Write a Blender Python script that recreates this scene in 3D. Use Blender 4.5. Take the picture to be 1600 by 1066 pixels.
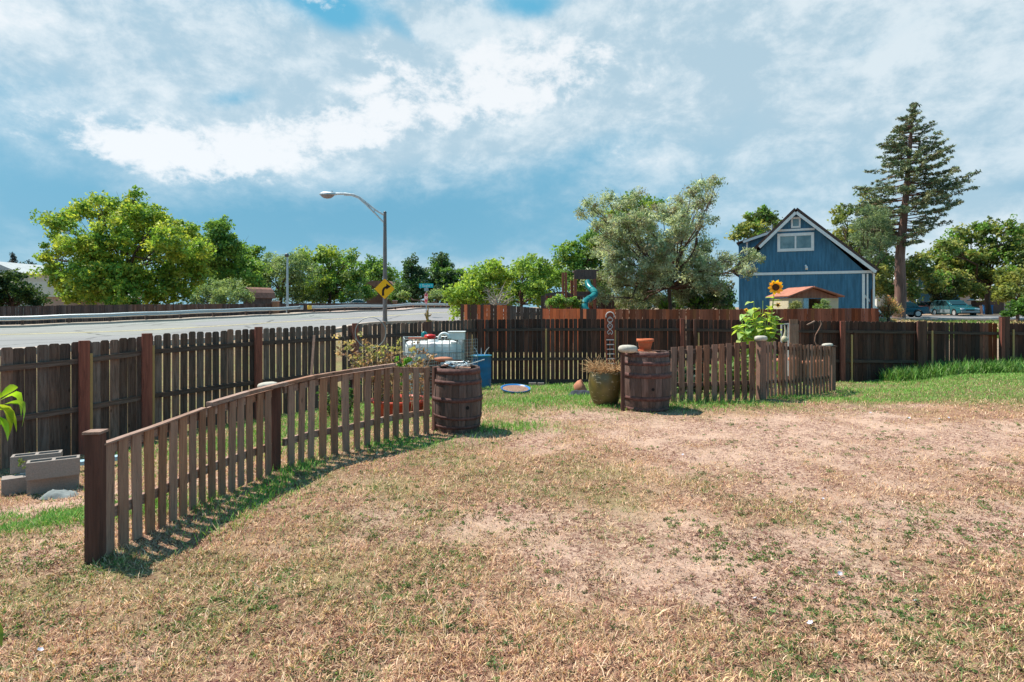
import bpy, math, random
import numpy as np
from mathutils import Vector, Matrix, noise as mnoise

for o in list(bpy.data.objects): bpy.data.objects.remove(o)
R = math.radians
rnd = random.Random(7)
npr = np.random.default_rng(11)

# ---------------------------------------------------------------- camera
F, EYE, HOR = 950.0, 1.6, 480.0          # focal length in pixels of the 1600 px photo, eye height, horizon row
cam = bpy.data.cameras.new("camera"); camo = bpy.data.objects.new("camera", cam)
bpy.context.scene.collection.objects.link(camo); bpy.context.scene.camera = camo
cam.sensor_width = 36.0; cam.lens = 36.0*F/1600.0
cam.shift_y = -(533.0-HOR)/1600.0
cam.clip_start = 0.05; cam.clip_end = 3000
camo.location = (0, 0, EYE); camo.rotation_euler = (R(90), 0, 0)

# ---------------------------------------------------------------- sun, sky, exposure
SUN_EL, SUN_DIR = R(60), (0.90, -0.43)    # direction in which shadows fall on the ground
sl = bpy.data.lights.new("sun", 'SUN'); so = bpy.data.objects.new("sun", sl)
bpy.context.scene.collection.objects.link(so)
sl.energy = 4.5; sl.angle = R(0.53); sl.color = (1.0, 0.93, 0.82)
sd = Vector((SUN_DIR[0], SUN_DIR[1], 0)).normalized()*math.cos(SUN_EL); sd.z = -math.sin(SUN_EL)
so.rotation_euler = sd.to_track_quat('-Z', 'Y').to_euler(); so.location = (-20, 10, 40)
sc = bpy.context.scene
sc.view_settings.view_transform = 'Standard'; sc.view_settings.look = 'None'
sc.view_settings.exposure = 0.80; sc.view_settings.gamma = 1
sc.cycles.max_bounces = 6; sc.cycles.transparent_max_bounces = 16
sc.cycles.diffuse_bounces = 3

class NG:
    """tiny helper to write node trees as expressions"""
    def __init__(s, nt): s.nt = nt; s.n = nt.nodes; s.l = nt.links
    def put(s, sock, v):
        if v is None: return
        if hasattr(v, 'is_linked') or isinstance(v, bpy.types.NodeSocket): s.l.new(v, sock)
        else:
            try: sock.default_value = v
            except Exception:
                sock.default_value = tuple(v)+(1,) if len(v) == 3 else v
    def m(s, op, a, b=None, c=None, clamp=False):
        n = s.n.new('ShaderNodeMath'); n.operation = op; n.use_clamp = clamp
        s.put(n.inputs[0], a); s.put(n.inputs[1], b); s.put(n.inputs[2], c); return n.outputs[0]
    def vm(s, op, a, b=None):
        n = s.n.new('ShaderNodeVectorMath'); n.operation = op
        s.put(n.inputs[0], a); s.put(n.inputs[1], b); return n.outputs[0]
    def xyz(s, v):
        n = s.n.new('ShaderNodeSeparateXYZ'); s.put(n.inputs[0], v); return n.outputs
    def comb(s, x, y, z):
        n = s.n.new('ShaderNodeCombineXYZ'); s.put(n.inputs[0], x); s.put(n.inputs[1], y); s.put(n.inputs[2], z); return n.outputs[0]
    def noise(s, vec, scale, detail=4, rough=.5, dist=0, col=False):
        n = s.n.new('ShaderNodeTexNoise'); s.put(n.inputs['Vector'], vec)
        n.inputs['Scale'].default_value = scale; n.inputs['Detail'].default_value = detail
        n.inputs['Roughness'].default_value = rough; n.inputs['Distortion'].default_value = dist
        return n.outputs['Color' if col else 'Fac']
    def voro(s, vec, scale, feat='F1', out='Distance'):
        n = s.n.new('ShaderNodeTexVoronoi'); n.feature = feat; s.put(n.inputs['Vector'], vec)
        n.inputs['Scale'].default_value = scale; return n.outputs[out]
    def rng(s, v, a, b, c=0., d=1., smooth=True):
        n = s.n.new('ShaderNodeMapRange'); n.interpolation_type = 'SMOOTHSTEP' if smooth else 'LINEAR'
        s.put(n.inputs[0], v)
        for i, q in enumerate((a, b, c, d)): n.inputs[i+1].default_value = q
        return n.outputs[0]
    def mix(s, f, a, b, mode='MIX'):
        n = s.n.new('ShaderNodeMix'); n.data_type = 'RGBA'; n.blend_type = mode
        s.put(n.inputs[0], f); s.put(n.inputs[6], c4(a)); s.put(n.inputs[7], c4(b)); return n.outputs[2]
    def ramp(s, v, pts):
        n = s.n.new('ShaderNodeValToRGB'); e = n.color_ramp.elements
        while len(e) < len(pts): e.new(.5)
        for q, (p, c) in zip(e, pts): q.position = p; q.color = c4(c)
        s.put(n.inputs[0], v); return n.outputs[0]
def c4(c):
    if isinstance(c, (tuple, list)) and len(c) == 3: return tuple(c)+(1,)
    return c
def srgb(r, g, b):
    f = lambda u: u/12.92 if u <= .04045 else ((u+.055)/1.055)**2.4
    return (f(r/255), f(g/255), f(b/255))

world = bpy.data.worlds.new("World"); sc.world = world; world.use_nodes = True
w = NG(world.node_tree); w.n.clear()
sky = w.n.new('ShaderNodeTexSky'); sky.sky_type = 'NISHITA'; sky.sun_disc = False
sky.sun_elevation = SUN_EL; sky.sun_rotation = math.atan2(-SUN_DIR[0], -SUN_DIR[1]); sky.altitude = 1600
tc = w.n.new('ShaderNodeTexCoord')
D = tc.outputs['Generated']; dx, dy, dz = w.xyz(D)
el = w.m('ARCSINE', dz); az = w.m('ARCTAN2', dx, dy)          # both in radians
zz = w.m('ADD', w.m('MAXIMUM', dz, 0.0), 0.16)
P2 = w.comb(w.m('DIVIDE', dx, zz), w.m('DIVIDE', dy, zz), 0.0)  # flat cloud deck seen in perspective
AE = w.comb(az, w.m('MULTIPLY', el, 1.45), 0.0)
def bump(a0, e0, sa, se, rot=0.0):
    """soft patch of sky centred on azimuth a0, elevation e0 (degrees)"""
    a0, e0, sa, se, rot = map(R, (a0, e0, sa, se, rot))
    u = w.m('SUBTRACT', az, a0); v = w.m('SUBTRACT', el, e0)
    cu = w.m('ADD', w.m('MULTIPLY', u, math.cos(rot)), w.m('MULTIPLY', v, math.sin(rot)))
    cv = w.m('SUBTRACT', w.m('MULTIPLY', v, math.cos(rot)), w.m('MULTIPLY', u, math.sin(rot)))
    q = w.m('ADD', w.m('POWER', w.m('ABSOLUTE', w.m('DIVIDE', cu, sa)), 2.0), w.m('POWER', w.m('ABSOLUTE', w.m('DIVIDE', cv, se)), 2.0))
    return w.m('POWER', 2.718, w.m('MULTIPLY', q, -1.0))
def add(*a):
    r = a[0]
    for b in a[1:]: r = w.m('ADD', r, b)
    return r
def sc_(v, k): return w.m('MULTIPLY', v, k)
n1 = w.noise(AE, 3.2, 10, .60, .15)
n2 = w.noise(w.vm('ADD', AE, (3.1, 1.7, 0)), 8.0, 10, .64, .25)
n3 = w.noise(w.vm('ADD', P2, (5.1, 9.7, 0)), 1.1, 8, .6, .3)
n4 = w.noise(w.vm('ADD', AE, (7.7, 2.2, 0)), 24, 8, .66, .2)
# high thin veil: pale, thicker to the upper middle and right, with soft holes
veil = add(sc_(bump(16, 23, 28, 15, 16), .85), sc_(bump(38, 12, 18, 30), .55), sc_(bump(-38, 22, 24, 9), .85), sc_(bump(-4, 21, 20, 6.5, 8), .8),
           sc_(bump(-12, 16.5, 24, 4.6, 14), .6), sc_(bump(-5, 3.6, 30, 1.2), .40), sc_(bump(42, 4, 12, 4), .3), .10,
           sc_(bump(-17, 25.4, 4.2, 1.4, -14), -1.1), sc_(bump(1.5, 26.2, 4.4, 1.5), -1.0), sc_(bump(-24.5, 17.4, 2.4, .8, 15), -.7), sc_(bump(-9, 23.5, 4, .9, -30), -.6),
           sc_(bump(-14, 8.2, 30, 3.8, 3), -.36), sc_(bump(9, 14.5, 6, 3, 20), -.30), sc_(bump(2, 12.0, 7, 2.0, 20), -.25),
           sc_(bump(44, 8.6, 4, .7), -.8), sc_(bump(31, 20.5, 7, .9, 22), -.30))
amp = w.m('SUBTRACT', 1.0, add(sc_(bump(40, 14, 18, 30), .70), sc_(bump(20, 22, 12, 14), .25)))
cov = w.m('ADD', veil, w.m('MULTIPLY', amp, add(sc_(w.m('SUBTRACT', n1, .5), 1.1), sc_(w.m('SUBTRACT', n2, .5), .75), sc_(w.m('SUBTRACT', n3, .5), .55), sc_(w.m('SUBTRACT', n4, .5), .22))))
cm = w.rng(cov, .06, 1.04)
# brighter, more broken heaps of cloud along the upper edge of the storm band
heap = add(sc_(bump(-13, 17, 20, 3.4, 13), .50), sc_(bump(-30, 12.4, 9, 2.0, -4), .62), sc_(bump(-15, 15.0, 7, 1.8, 12), .35), sc_(bump(-14, 23.5, 6, 2.6, -30), .45), sc_(bump(3, 21, 14, 4, 10), .40), sc_(bump(16, 17, 12, 4, 24), .28), sc_(bump(-36, 20, 10, 5), .25))
cov2 = w.m('ADD', heap, add(sc_(w.m('SUBTRACT', n2, .5), 1.7), sc_(w.m('SUBTRACT', n1, .5), 1.2), sc_(w.m('SUBTRACT', n4, .5), 1.0)))
cm2 = w.m('MULTIPLY', w.rng(cov2, .36, .76), w.rng(heap, .02, .25))
deep = w.mix(w.rng(el, R(0), R(27)), srgb(126, 180, 205), srgb(96, 178, 212))
deep = w.mix(sc_(bump(-14, 8, 28, 6, 3), .75), deep, srgb(98, 164, 194))
deep = w.mix(sc_(bump(44, 12, 14, 14), .7), deep, srgb(140, 182, 206))
shade = w.rng(w.m('ADD', w.m('ADD', n2, sc_(w.m('SUBTRACT', n4, .5), .5)), sc_(w.m('SUBTRACT', n1, .5), .8)), .34, .68)
white = w.mix(shade, srgb(176, 203, 217), srgb(218, 231, 237))
cloudy = w.mix(cm, deep, white)
cloudy = w.mix(cm2, cloudy, srgb(240, 244, 246))
nish = w.n.new('ShaderNodeVectorMath'); nish.operation = 'SCALE'; w.l.new(sky.outputs[0], nish.inputs[0]); nish.inputs['Scale'].default_value = 1.0
cl10 = w.n.new('ShaderNodeVectorMath'); cl10.operation = 'SCALE'; w.l.new(cloudy, cl10.inputs[0]); cl10.inputs['Scale'].default_value = 6.2
fin = w.mix(.93, nish.outputs[0], cl10.outputs[0])   # the cloud deck lets a little of the clear sky through
bg = w.n.new('ShaderNodeBackground'); w.l.new(fin, bg.inputs[0]); bg.inputs[1].default_value = 0.10
wo = w.n.new('ShaderNodeOutputWorld'); w.l.new(bg.outputs[0], wo.inputs[0])

# ---------------------------------------------------------------- object helpers
COL = sc.collection
ORG = {}
def tag(o, label=None, cat=None, group=None, kind=None):
    if label: o['label'] = label
    if cat: o['category'] = cat
    if group: o['group'] = group
    if kind: o['kind'] = kind
    return o
def thing(name, label, cat, loc, group=None, rz=0):
    o = bpy.data.objects.new(name, None); COL.objects.link(o); o.location = loc; o.rotation_euler = (0, 0, rz)
    o.empty_display_size = .1
    ORG[o] = Vector(loc) if rz == 0 else None
    return tag(o, label, cat, group)
def link(name, me, mat, parent=None, org=None):
    o = bpy.data.objects.new(name, me); COL.objects.link(o)
    if mat:
        for m_ in (mat if isinstance(mat, (list, tuple)) else [mat]): me.materials.append(m_)
    if parent: o.parent = parent
    return o
class MB:
    """collects shapes and builds one mesh object; vertices in world coordinates unless local"""
    def __init__(s): s.v = []; s.f = []; s.sm = []
    def add(s, vs, fs, smooth=False):
        b = len(s.v); s.v += [tuple(q) for q in vs]; s.f += [tuple(b+i for i in f) for f in fs]; s.sm += [smooth]*len(fs); return s
    def box(s, c, d, rz=0, rx=0, ry=0):
        M = Matrix.Translation(c) @ Matrix.Rotation(rz, 4, 'Z') @ Matrix.Rotation(ry, 4, 'Y') @ Matrix.Rotation(rx, 4, 'X')
        x, y, z = d[0]/2, d[1]/2, d[2]/2
        vs = [M @ Vector(q) for q in ((-x,-y,-z),(x,-y,-z),(x,y,-z),(-x,y,-z),(-x,-y,z),(x,-y,z),(x,y,z),(-x,y,z))]
        return s.add(vs, [(0,3,2,1),(4,5,6,7),(0,1,5,4),(1,2,6,5),(2,3,7,6),(3,0,4,7)])
    def bar(s, a, b, w_, h_, up=(0, 0, 1)):
        """box from a to b, w_ wide (sideways), h_ thick (along up)"""
        a = Vector(a); b = Vector(b); d = (b-a); L = d.length; d.normalize()
        up = Vector(up); sdv = d.cross(up)
        if sdv.length < 1e-4: sdv = d.cross(Vector((1, 0, 0)))
        sdv.normalize(); u = sdv.cross(d).normalized()
        vs = []
        for p in (a, b):
            for i, j in ((-1,-1),(1,-1),(1,1),(-1,1)): vs.append(p+sdv*i*w_/2+u*j*h_/2)
        return s.add(vs, [(0,1,2,3),(7,6,5,4),(0,4,5,1),(1,5,6,2),(2,6,7,3),(3,7,4,0)])
    def tube(s, pts, r, n=8, cap=True, smooth=True):
        pts = [Vector(p) for p in pts]; k = len(pts)
        rs = r if isinstance(r, (list, tuple)) else [r]*k
        vs = []; ref = None
        for i, p in enumerate(pts):
            d = (pts[min(i+1, k-1)]-pts[max(i-1, 0)]).normalized()
            if ref is None:
                ref = d.orthogonal().normalized()
            ref = (ref-d*ref.dot(d)).normalized(); bn = d.cross(ref)
            for j in range(n):
                t = 2*math.pi*j/n; vs.append(p+(ref*math.cos(t)+bn*math.sin(t))*rs[i])
        fs = [(i*n+j, i*n+(j+1)%n, (i+1)*n+(j+1)%n, (i+1)*n+j) for i in range(k-1) for j in range(n)]
        s.add(vs, fs, smooth)
        if cap:
            s.add(vs[:n], [tuple(range(n))[::-1]]); s.add(vs[-n:], [tuple(range(n))])
        return s
    def lathe(s, prof, c=(0, 0, 0), n=24, smooth=True, capb=True, capt=True, sx=1, sy=1):
        vs = []
        for r, z in prof:
            for j in range(n):
                t = 2*math.pi*j/n; vs.append((c[0]+r*math.cos(t)*sx, c[1]+r*math.sin(t)*sy, c[2]+z))
        k = len(prof)
        fs = [(i*n+j, i*n+(j+1)%n, (i+1)*n+(j+1)%n, (i+1)*n+j) for i in range(k-1) for j in range(n)]
        s.add(vs, fs, smooth)
        if capb: s.add(vs[:n], [tuple(range(n))[::-1]])
        if capt: s.add(vs[-n:], [tuple(range(n))])
        return s
    def prism(s, poly, y0, y1, M=None):
        """poly in (x, z) extruded from y0 to y1, then moved by M"""
        M = M or Matrix.Identity(4); n = len(poly)
        vs = [M @ Vector((x, y0, z)) for x, z in poly]+[M @ Vector((x, y1, z)) for x, z in poly]
        fs = [tuple(range(n)), tuple(range(2*n-1, n-1, -1))]+[(i, i+n, (i+1) % n+n, (i+1) % n) for i in range(n)]
        return s.add(vs, fs)
    def build(s, name, mat, parent=None, org=None, local=False, bevel=0, colors=None):
        if org is None:
            if local: org = Vector((0, 0, 0))
            elif parent is not None:
                q = parent
                while q.parent is not None: q = q.parent
                org = ORG.get(q) or Vector((0, 0, 0))
            else: org = Vector((0, 0, 0))
        org = Vector(org)
        me = bpy.data.meshes.new(name)
        me.from_pydata([(a-org.x, b-org.y, c-org.z) for a, b, c in s.v], [], s.f)
        me.polygons.foreach_set('use_smooth', s.sm)
        me.update()
        o = link(name, me, mat, parent)
        if parent is None: o.location = org
        if bevel:
            bm_ = o.modifiers.new('bevel', 'BEVEL'); bm_.width = bevel; bm_.segments = 2; bm_.limit_method = 'ANGLE'; bm_.angle_limit = R(40)
        return o
def npmesh(name, V, loops_per, Fidx, mat, parent=None, org=(0, 0, 0), col=None, smooth=False):
    """big mesh from numpy arrays; loops_per = 3 or 4; col (N,3) per vertex"""
    me = bpy.data.meshes.new(name); n = len(V); fn = len(Fidx)
    V = np.asarray(V, dtype=np.float32)-np.asarray(org, dtype=np.float32)
    me.vertices.add(n); me.vertices.foreach_set('co', V.ravel())
    me.loops.add(fn*loops_per); me.loops.foreach_set('vertex_index', np.asarray(Fidx, dtype=np.int32).ravel())
    me.polygons.add(fn); me.polygons.foreach_set('loop_start', np.arange(0, fn*loops_per, loops_per, dtype=np.int32))
    if smooth: me.polygons.foreach_set('use_smooth', np.ones(fn, dtype=bool))
    me.update(calc_edges=True)
    if col is not None:
        a = me.color_attributes.new('tint', 'FLOAT_COLOR', 'POINT')
        c = np.ones((n, 4), dtype=np.float32); c[:, :3] = col; a.data.foreach_set('color', c.ravel())
    o = link(name, me, mat, parent)
    if parent is None: o.location = org
    return o

# ---------------------------------------------------------------- lie of the land
TP = np.array([
 (0,0,0),(-3,-1,0),(3,0,0),(6,2,0),(-1,3,0),(2,4,0),(-2.9,3.8,-.02),(-2.6,4.1,0),(-2.5,5,0),(-2.35,5.5,0),(-2.1,6.4,0),(-1.4,7.3,0),(-1.1,7.7,0),(-.7,7.8,0),
 (-3.7,4.4,-.1),(-4.3,5.2,-.25),(-5.1,6.7,-.48),(-4.0,6.9,-.36),(-3,7.6,-.22),(-7.66,9.1,-.85),(-6.8,10,-.8),(-5.12,12.2,-.65),(-3.64,14,-.62),(-2.2,15.8,-.6),(-.92,17.4,-.6),
 (1,17.3,-.6),(3.5,17.3,-.6),(6.5,17.3,-.62),(9.4,17.3,-.62),(11.0,17.3,-.42),(12.5,17.3,-.22),(14,17.3,-.15),(17,17.3,-.1),
 (0,8.5,0),(.9,9.5,0),(2.1,9.4,0),(2.7,10.2,0),(4.3,10.4,0),(6.3,12.5,-.14),(3,6,0),(6,6,0),(8,9,.02),(10,12,-.05),(12,14.5,-.05),(14,10,0),(18,14,-.05),
 (0,12.5,-.12),(-.7,15.5,-.47),(3.3,13,-.22),(-3,9.8,-.2),(-2,11.5,-.3),(-4.5,9.2,-.45),(-8,6,-.75),(-6,4,-.45),(-4.6,3,-.2),(-4,1,-.05),(8,14.5,-.28),(2,14.5,-.3),
 (0,22,-.35),(0,26,-.3),(10,26,-.3),(20,24,-.2),(-16,24,.15),(-13,18,-.1),(-10,13,-.3),(-24,16,.1),(-7,36,.6),(-3,42,.5),(-2,50,.8),(3,62,1.0),(-32,39,.2),(-50,34,0),(-26,44,.5),(-40,36.5,.0),(-14.5,63,1.08),(-29,41.5,.36),(-23,47,.66),(-17,56,.96),(-20,50,.8),(-8.4,80,1.35),
 (2,80,1.3),(-9,27,.25),(-4,22,0),(8,45,.2),(15,40,.0),(20,36,.0),(26,38,.3),(34,48,.62),(42,57,.72),(55,60,.8),(30,80,1.0),(-60,60,.6),(-30,70,1.0),(-40,100,1.1),(60,100,1.1),
 (0,150,1.25),(100,150,1.2),(-100,100,.8),(-90,20,0),(-40,-20,0),(40,-20,0),(40,20,.2),(28,26,.1),(90,30,.7),(25,49,.72),(30,62,.78),
 (0,400,1.2),(300,300,1.2),(-300,300,1.2),(400,0,1),(-400,0,.8),(0,-300,0),(1500,1500,1.2),(-1500,1500,1.2),(0,1800,1.2)], dtype=float)
def G(x, y):
    x = np.asarray(x, float); y = np.asarray(y, float); num = np.zeros(x.shape); den = np.zeros(x.shape)
    s2 = .7+.003*(x*x+y*y)
    for a, b, c in TP:
        wt = 1.0/((x-a)**2+(y-b)**2+s2)**2.4
        num += wt*c; den += wt
    return num/den
def g(x, y): return float(G(np.array([x]), np.array([y]))[0])
def X(px, Y): return (px-800.0)/F*Y
def Z(py, Y): return EYE-(py-HOR)/F*Y
def P(px, py, Y): return Vector((X(px, Y), Y, Z(py, Y)))
def m_px(p, Y): return p*Y/F
def vnoise(x, y, s, seed=0, octv=3):
    """cheap numpy value noise 0..1"""
    r_ = np.random.default_rng(seed); T = r_.random((64, 64)); out = 0; amp = 1; tot = 0
    for o_ in range(octv):
        u = x*s*2**o_+17.3*o_; v = y*s*2**o_+5.1*o_
        iu = np.floor(u).astype(int); iv = np.floor(v).astype(int); fu = u-iu; fv = v-iv
        fu = fu*fu*(3-2*fu); fv = fv*fv*(3-2*fv)
        A = T[iu % 64, iv % 64]; B = T[(iu+1) % 64, iv % 64]; C_ = T[iu % 64, (iv+1) % 64]; E = T[(iu+1) % 64, (iv+1) % 64]
        out = out+amp*((A*(1-fu)+B*fu)*(1-fv)+(C_*(1-fu)+E*fu)*fv); tot += amp; amp *= .55
    return out/tot
# ---------------------------------------------------------------- materials
def mat(name):
    m = bpy.data.materials.new(name); m.use_nodes = True; q = NG(m.node_tree)
    b = q.n['Principled BSDF']; b.inputs['Specular IOR Level'].default_value = .3
    return m, q, b
def oc(q):
    n = q.n.new('ShaderNodeTexCoord'); return n.outputs['Object']
def island(q):
    n = q.n.new('ShaderNodeNewGeometry'); return n.outputs['Random Per Island']
def bumpn(q, b, h, dist=.01, strength=.6):
    n = q.n.new('ShaderNodeBump'); n.inputs['Strength'].default_value = strength; n.inputs['Distance'].default_value = dist
    q.l.new(h, n.inputs['Height']); q.l.new(n.outputs[0], b.inputs['Normal'])
def wood(name, ca, cb, cd, rough=.8, grain=26, var=.5, spec=.25, axis=2, boards=None, sat=(.82, 1.12)):
    """weathered timber: streaks along the board, a shade of its own per board, knots"""
    m, q, b = mat(name); ca, cb, cd = [(k[0]*1.06, k[1]*.84, k[2]*.74) for k in (ca, cb, cd)]
    isl = island(q); v = oc(q)
    off = q.comb(q.m('MULTIPLY', isl, 37.0), q.m('MULTIPLY', isl, 91.0), q.m('MULTIPLY', isl, 53.0))
    sc3 = [grain]*3; sc3[axis] = grain/14
    vv = q.vm('ADD', q.vm('MULTIPLY', v, tuple(sc3)), off)
    n = q.noise(vv, 1.0, 6, .65, .5); n2_ = q.noise(q.vm('ADD', v, off), 2.2, 3, .5)
    c = q.mix(q.rng(n, .32, .68), ca, cb)
    c = q.mix(q.rng(n2_, .45, .75, 0, .55), c, cd)
    fine = q.noise(vv, 3.2, 4, .6)
    c = q.mix(q.rng(fine, .28, .45, .75, 0), c, tuple(x*.35 for x in cd))
    kn = q.voro(q.vm('ADD', q.vm('MULTIPLY', v, (6, 6, 2.6) if axis == 2 else (2.6, 6, 6)), off), 1.0)
    c = q.mix(q.rng(kn, .05, .12, .85, 0), c, tuple(x*.25 for x in cd))
    h = q.n.new('ShaderNodeHueSaturation'); q.l.new(c, h.inputs['Color'])
    q.l.new(q.rng(isl, 0, 1, 1-var, 1+var, False), h.inputs['Value'])
    i2 = q.m('FRACT', q.m('MULTIPLY', isl, 17.31))
    q.l.new(q.rng(i2, 0, 1, sat[0], sat[1], False), h.inputs['Saturation'])
    out = h.outputs[0]
    if boards:      # some boards of another kind of timber: (share, colour)
        i3 = q.m('FRACT', q.m('MULTIPLY', isl, 113.7))
        cc = q.mix(q.rng(n, .3, .7), boards[1], tuple(x*.6 for x in boards[1]))
        out = q.mix(q.m('LESS_THAN', i3, boards[0]), out, cc)
    q.l.new(out, b.inputs['Base Color']); b.inputs['Roughness'].default_value = rough
    b.inputs['Specular IOR Level'].default_value = spec
    bumpn(q, b, fine, .006, .7)
    return m
def plain(name, c, rough=.6, metal=0, var=.15, scale=8, c2=None, bump=0, spec=.3, stretch=None, coat=0):
    m, q, b = mat(name); v = oc(q)
    if stretch: v = q.vm('MULTIPLY', v, stretch)
    n = q.noise(v, scale, 5, .6)
    col_ = q.mix(q.rng(n, .3, .7), tuple(x*(1-var) for x in c), c2 or tuple(min(1, x*(1+var)) for x in c))
    q.l.new(col_, b.inputs['Base Color']); b.inputs['Metallic'].default_value = metal
    q.l.new(q.rng(n, .3, .7, max(0, rough-.08), min(1, rough+.08)), b.inputs['Roughness'])
    b.inputs['Specular IOR Level'].default_value = spec; b.inputs['Coat Weight'].default_value = coat
    if bump: bumpn(q, b, n, bump, .6)
    return m
def leafy(name, trans=.35, rough=.55, spec=.25):
    m, q, b = mat(name)
    a = q.n.new('ShaderNodeAttribute'); a.attribute_name = 'tint'
    isl = island(q)
    h = q.n.new('ShaderNodeHueSaturation'); q.l.new(a.outputs['Color'], h.inputs['Color'])
    q.l.new(q.rng(isl, 0, 1, .72, 1.28, False), h.inputs['Value'])
    q.l.new(h.outputs[0], b.inputs['Base Color']); b.inputs['Roughness'].default_value = rough
    b.inputs['Specular IOR Level'].default_value = spec
    t = q.n.new('ShaderNodeBsdfTranslucent')
    hh = q.mix(1.0, h.outputs[0], (1.2, 1.2, .7), 'MULTIPLY'); q.l.new(hh, t.inputs[0])
    mx = q.n.new('ShaderNodeMixShader'); mx.inputs[0].default_value = trans
    q.l.new(b.outputs[0], mx.inputs[1]); q.l.new(t.outputs[0], mx.inputs[2])
    q.l.new(mx.outputs[0], q.n['Material Output'].inputs[0])
    return m
M = {}
M['fence'] = wood('weathered fence boards', (.18, .15, .138), (.08, .062, .057), (.19, .12, .09), grain=30, var=.45)
M['fence_back'] = wood('dark cedar fence boards', (.095, .058, .050), (.045, .027, .025), (.12, .055, .04), grain=30, var=.5)
M['fence_right'] = wood('dark cedar boards with newer ones', (.095, .058, .050), (.045, .027, .025), (.12, .055, .04), grain=30, var=.4)
M['newboard'] = wood('new red cedar boards', (.20, .075, .04), (.12, .04, .025), (.16, .06, .03), var=.2)
M['rail'] = wood('grey fence rails', (.17, .135, .12), (.085, .06, .05), (.14, .085, .06), grain=30, axis=0, var=.3)
M['raildark'] = wood('dark fence rails', (.10, .075, .068), (.05, .034, .03), (.10, .06, .045), grain=30, axis=0, var=.3)
M['post'] = wood('red brown fence posts', (.30, .085, .045), (.20, .052, .03), (.15, .04, .025), grain=18, var=.2)
M['postdark'] = wood('dark fence posts', (.15, .07, .05), (.085, .04, .03), (.16, .06, .04), grain=18, var=.3)
M['steel_yellow'] = plain('tan painted steel post', (.60, .37, .14), .5, 0, .2, 20, c2=(.45, .26, .11))
M['picket'] = wood('raw weathered pickets', (.34, .235, .175), (.24, .155, .115), (.26, .15, .10), grain=28, var=.22)
M['picket_rail'] = wood('weathered picket rails', (.34, .255, .215), (.2, .135, .105), (.17, .11, .08), grain=28, axis=1, var=.25)
M['picket_back'] = wood('grey brown pickets', (.29, .185, .14), (.18, .11, .085), (.24, .13, .085), grain=28, var=.28)
M['orange'] = wood('orange stained cedar', (.85, .23, .09), (.72, .17, .07), (.66, .16, .07), grain=5, var=.16, boards=(.07, (.3, .10, .05)), sat=(.96, 1.0))
M['brownfence'] = wood('brown neighbour fence', (.30, .115, .07), (.20, .075, .05), (.2, .08, .05), grain=6, var=.4, boards=(.08, (.34, .12, .05)), sat=(.95, 1.05))
M['patchfence'] = wood('patchy neighbour fence', (.82, .23, .09), (.66, .16, .07), (.5, .15, .07), grain=5, var=.3, sat=(.96, 1.0), boards=(.42, (.14, .065, .05)))
M['greyfence'] = wood('grey far fence', (.115, .095, .095), (.07, .058, .06), (.10, .07, .06), grain=8, var=.3)
M['farbrown'] = wood('brown far fence', (.17, .115, .10), (.11, .075, .065), (.12, .08, .065), grain=8, var=.3)
M['stake'] = wood('pale garden stake', (.36, .22, .16), (.24, .14, .10), (.24, .13, .09), var=.25)
M['bark'] = wood('bark', (.13, .095, .08), (.06, .042, .035), (.09, .065, .05), grain=6, var=.1)
M['bark_red'] = wood('reddish conifer bark', (.24, .15, .12), (.12, .07, .055), (.16, .10, .08), grain=5, var=.1)
M['palebark'] = plain('pale dead wood', (.42, .36, .31), .85)
M['twig'] = plain('pale twigs', (.24, .18, .15), .8)
M['leaf'] = leafy('leaves', .45); M['needle'] = leafy('needles', .12); M['drygrass'] = leafy('grass blades', .25, .6, .2)
M['stave'] = wood('oak barrel staves', (.17, .135, .13), (.085, .066, .064), (.13, .08, .065), grain=34, var=.3, rough=.7)
M['hoop'] = plain('rusty barrel hoops', (.115, .045, .040), .8, .05, .3, 22, c2=(.17, .085, .075))
M['concrete'] = plain('concrete block', (.28, .235, .21), .95, 0, .12, 60, bump=.004)
M['kerbstone'] = plain('kerb concrete', (.42, .34, .29), .9, 0, .15, 3)
M['stone'] = plain('pale flat stone', (.46, .42, .36), .85, 0, .18, 14, bump=.004)
M['terracotta'] = plain('terracotta', (.52, .13, .055), .75, 0, .12, 10)
M['terradusty'] = plain('faded terracotta', (.42, .17, .10), .85, 0, .2, 10)
M['black'] = plain('dark opening', (.012, .010, .010), .9)
M['white'] = plain('white paint', (.72, .74, .75), .5, 0, .06, 6)
M['whiteplastic'] = plain('white plastic tank', (.74, .76, .76), .35, 0, .10, 3)
M['galv'] = plain('galvanised steel', (.42, .46, .48), .42, .55, .15, 18)
M['darkwire'] = plain('dark wire', (.10, .10, .10), .5, .5)
M['lightwire'] = plain('grey wire', (.34, .35, .35), .5, .4)
M['lamppole'] = plain('bronze grey lamp pole', (.20, .17, .165), .5, .4, .15, 4)
M['lampmetal'] = plain('aluminium lamp head', (.55, .56, .58), .4, .5)
M['lampglass'] = plain('lamp glass', (.30, .24, .22), .25)
M['bluedrum'] = plain('blue plastic drum', (.012, .13, .30), .4, 0, .15, 5)
M['bluetray'] = plain('blue plastic tray', (.02, .16, .42), .35, 0, .1, 5)
M['red'] = plain('red plastic', (.55, .02, .02), .4)
M['redpot'] = plain('red planter', (.50, .06, .03), .5, 0, .2, 5)
M['teal'] = plain('teal plastic', (.015, .17, .18), .3, 0, .12, 3, coat=.2)
M['yellowsign'] = plain('amber sign face', (1.0, .47, .005), .45, 0, .03, 3)
M['signback'] = plain('sign lettering black', (.02, .006, .006), .5)
M['signgreen'] = plain('street name green', (.01, .42, .46), .4)
M['signgrey'] = plain('grey sign', (.28, .32, .34), .5)
M['stopred'] = plain('stop sign red', (.28, .010, .022), .45)
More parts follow.
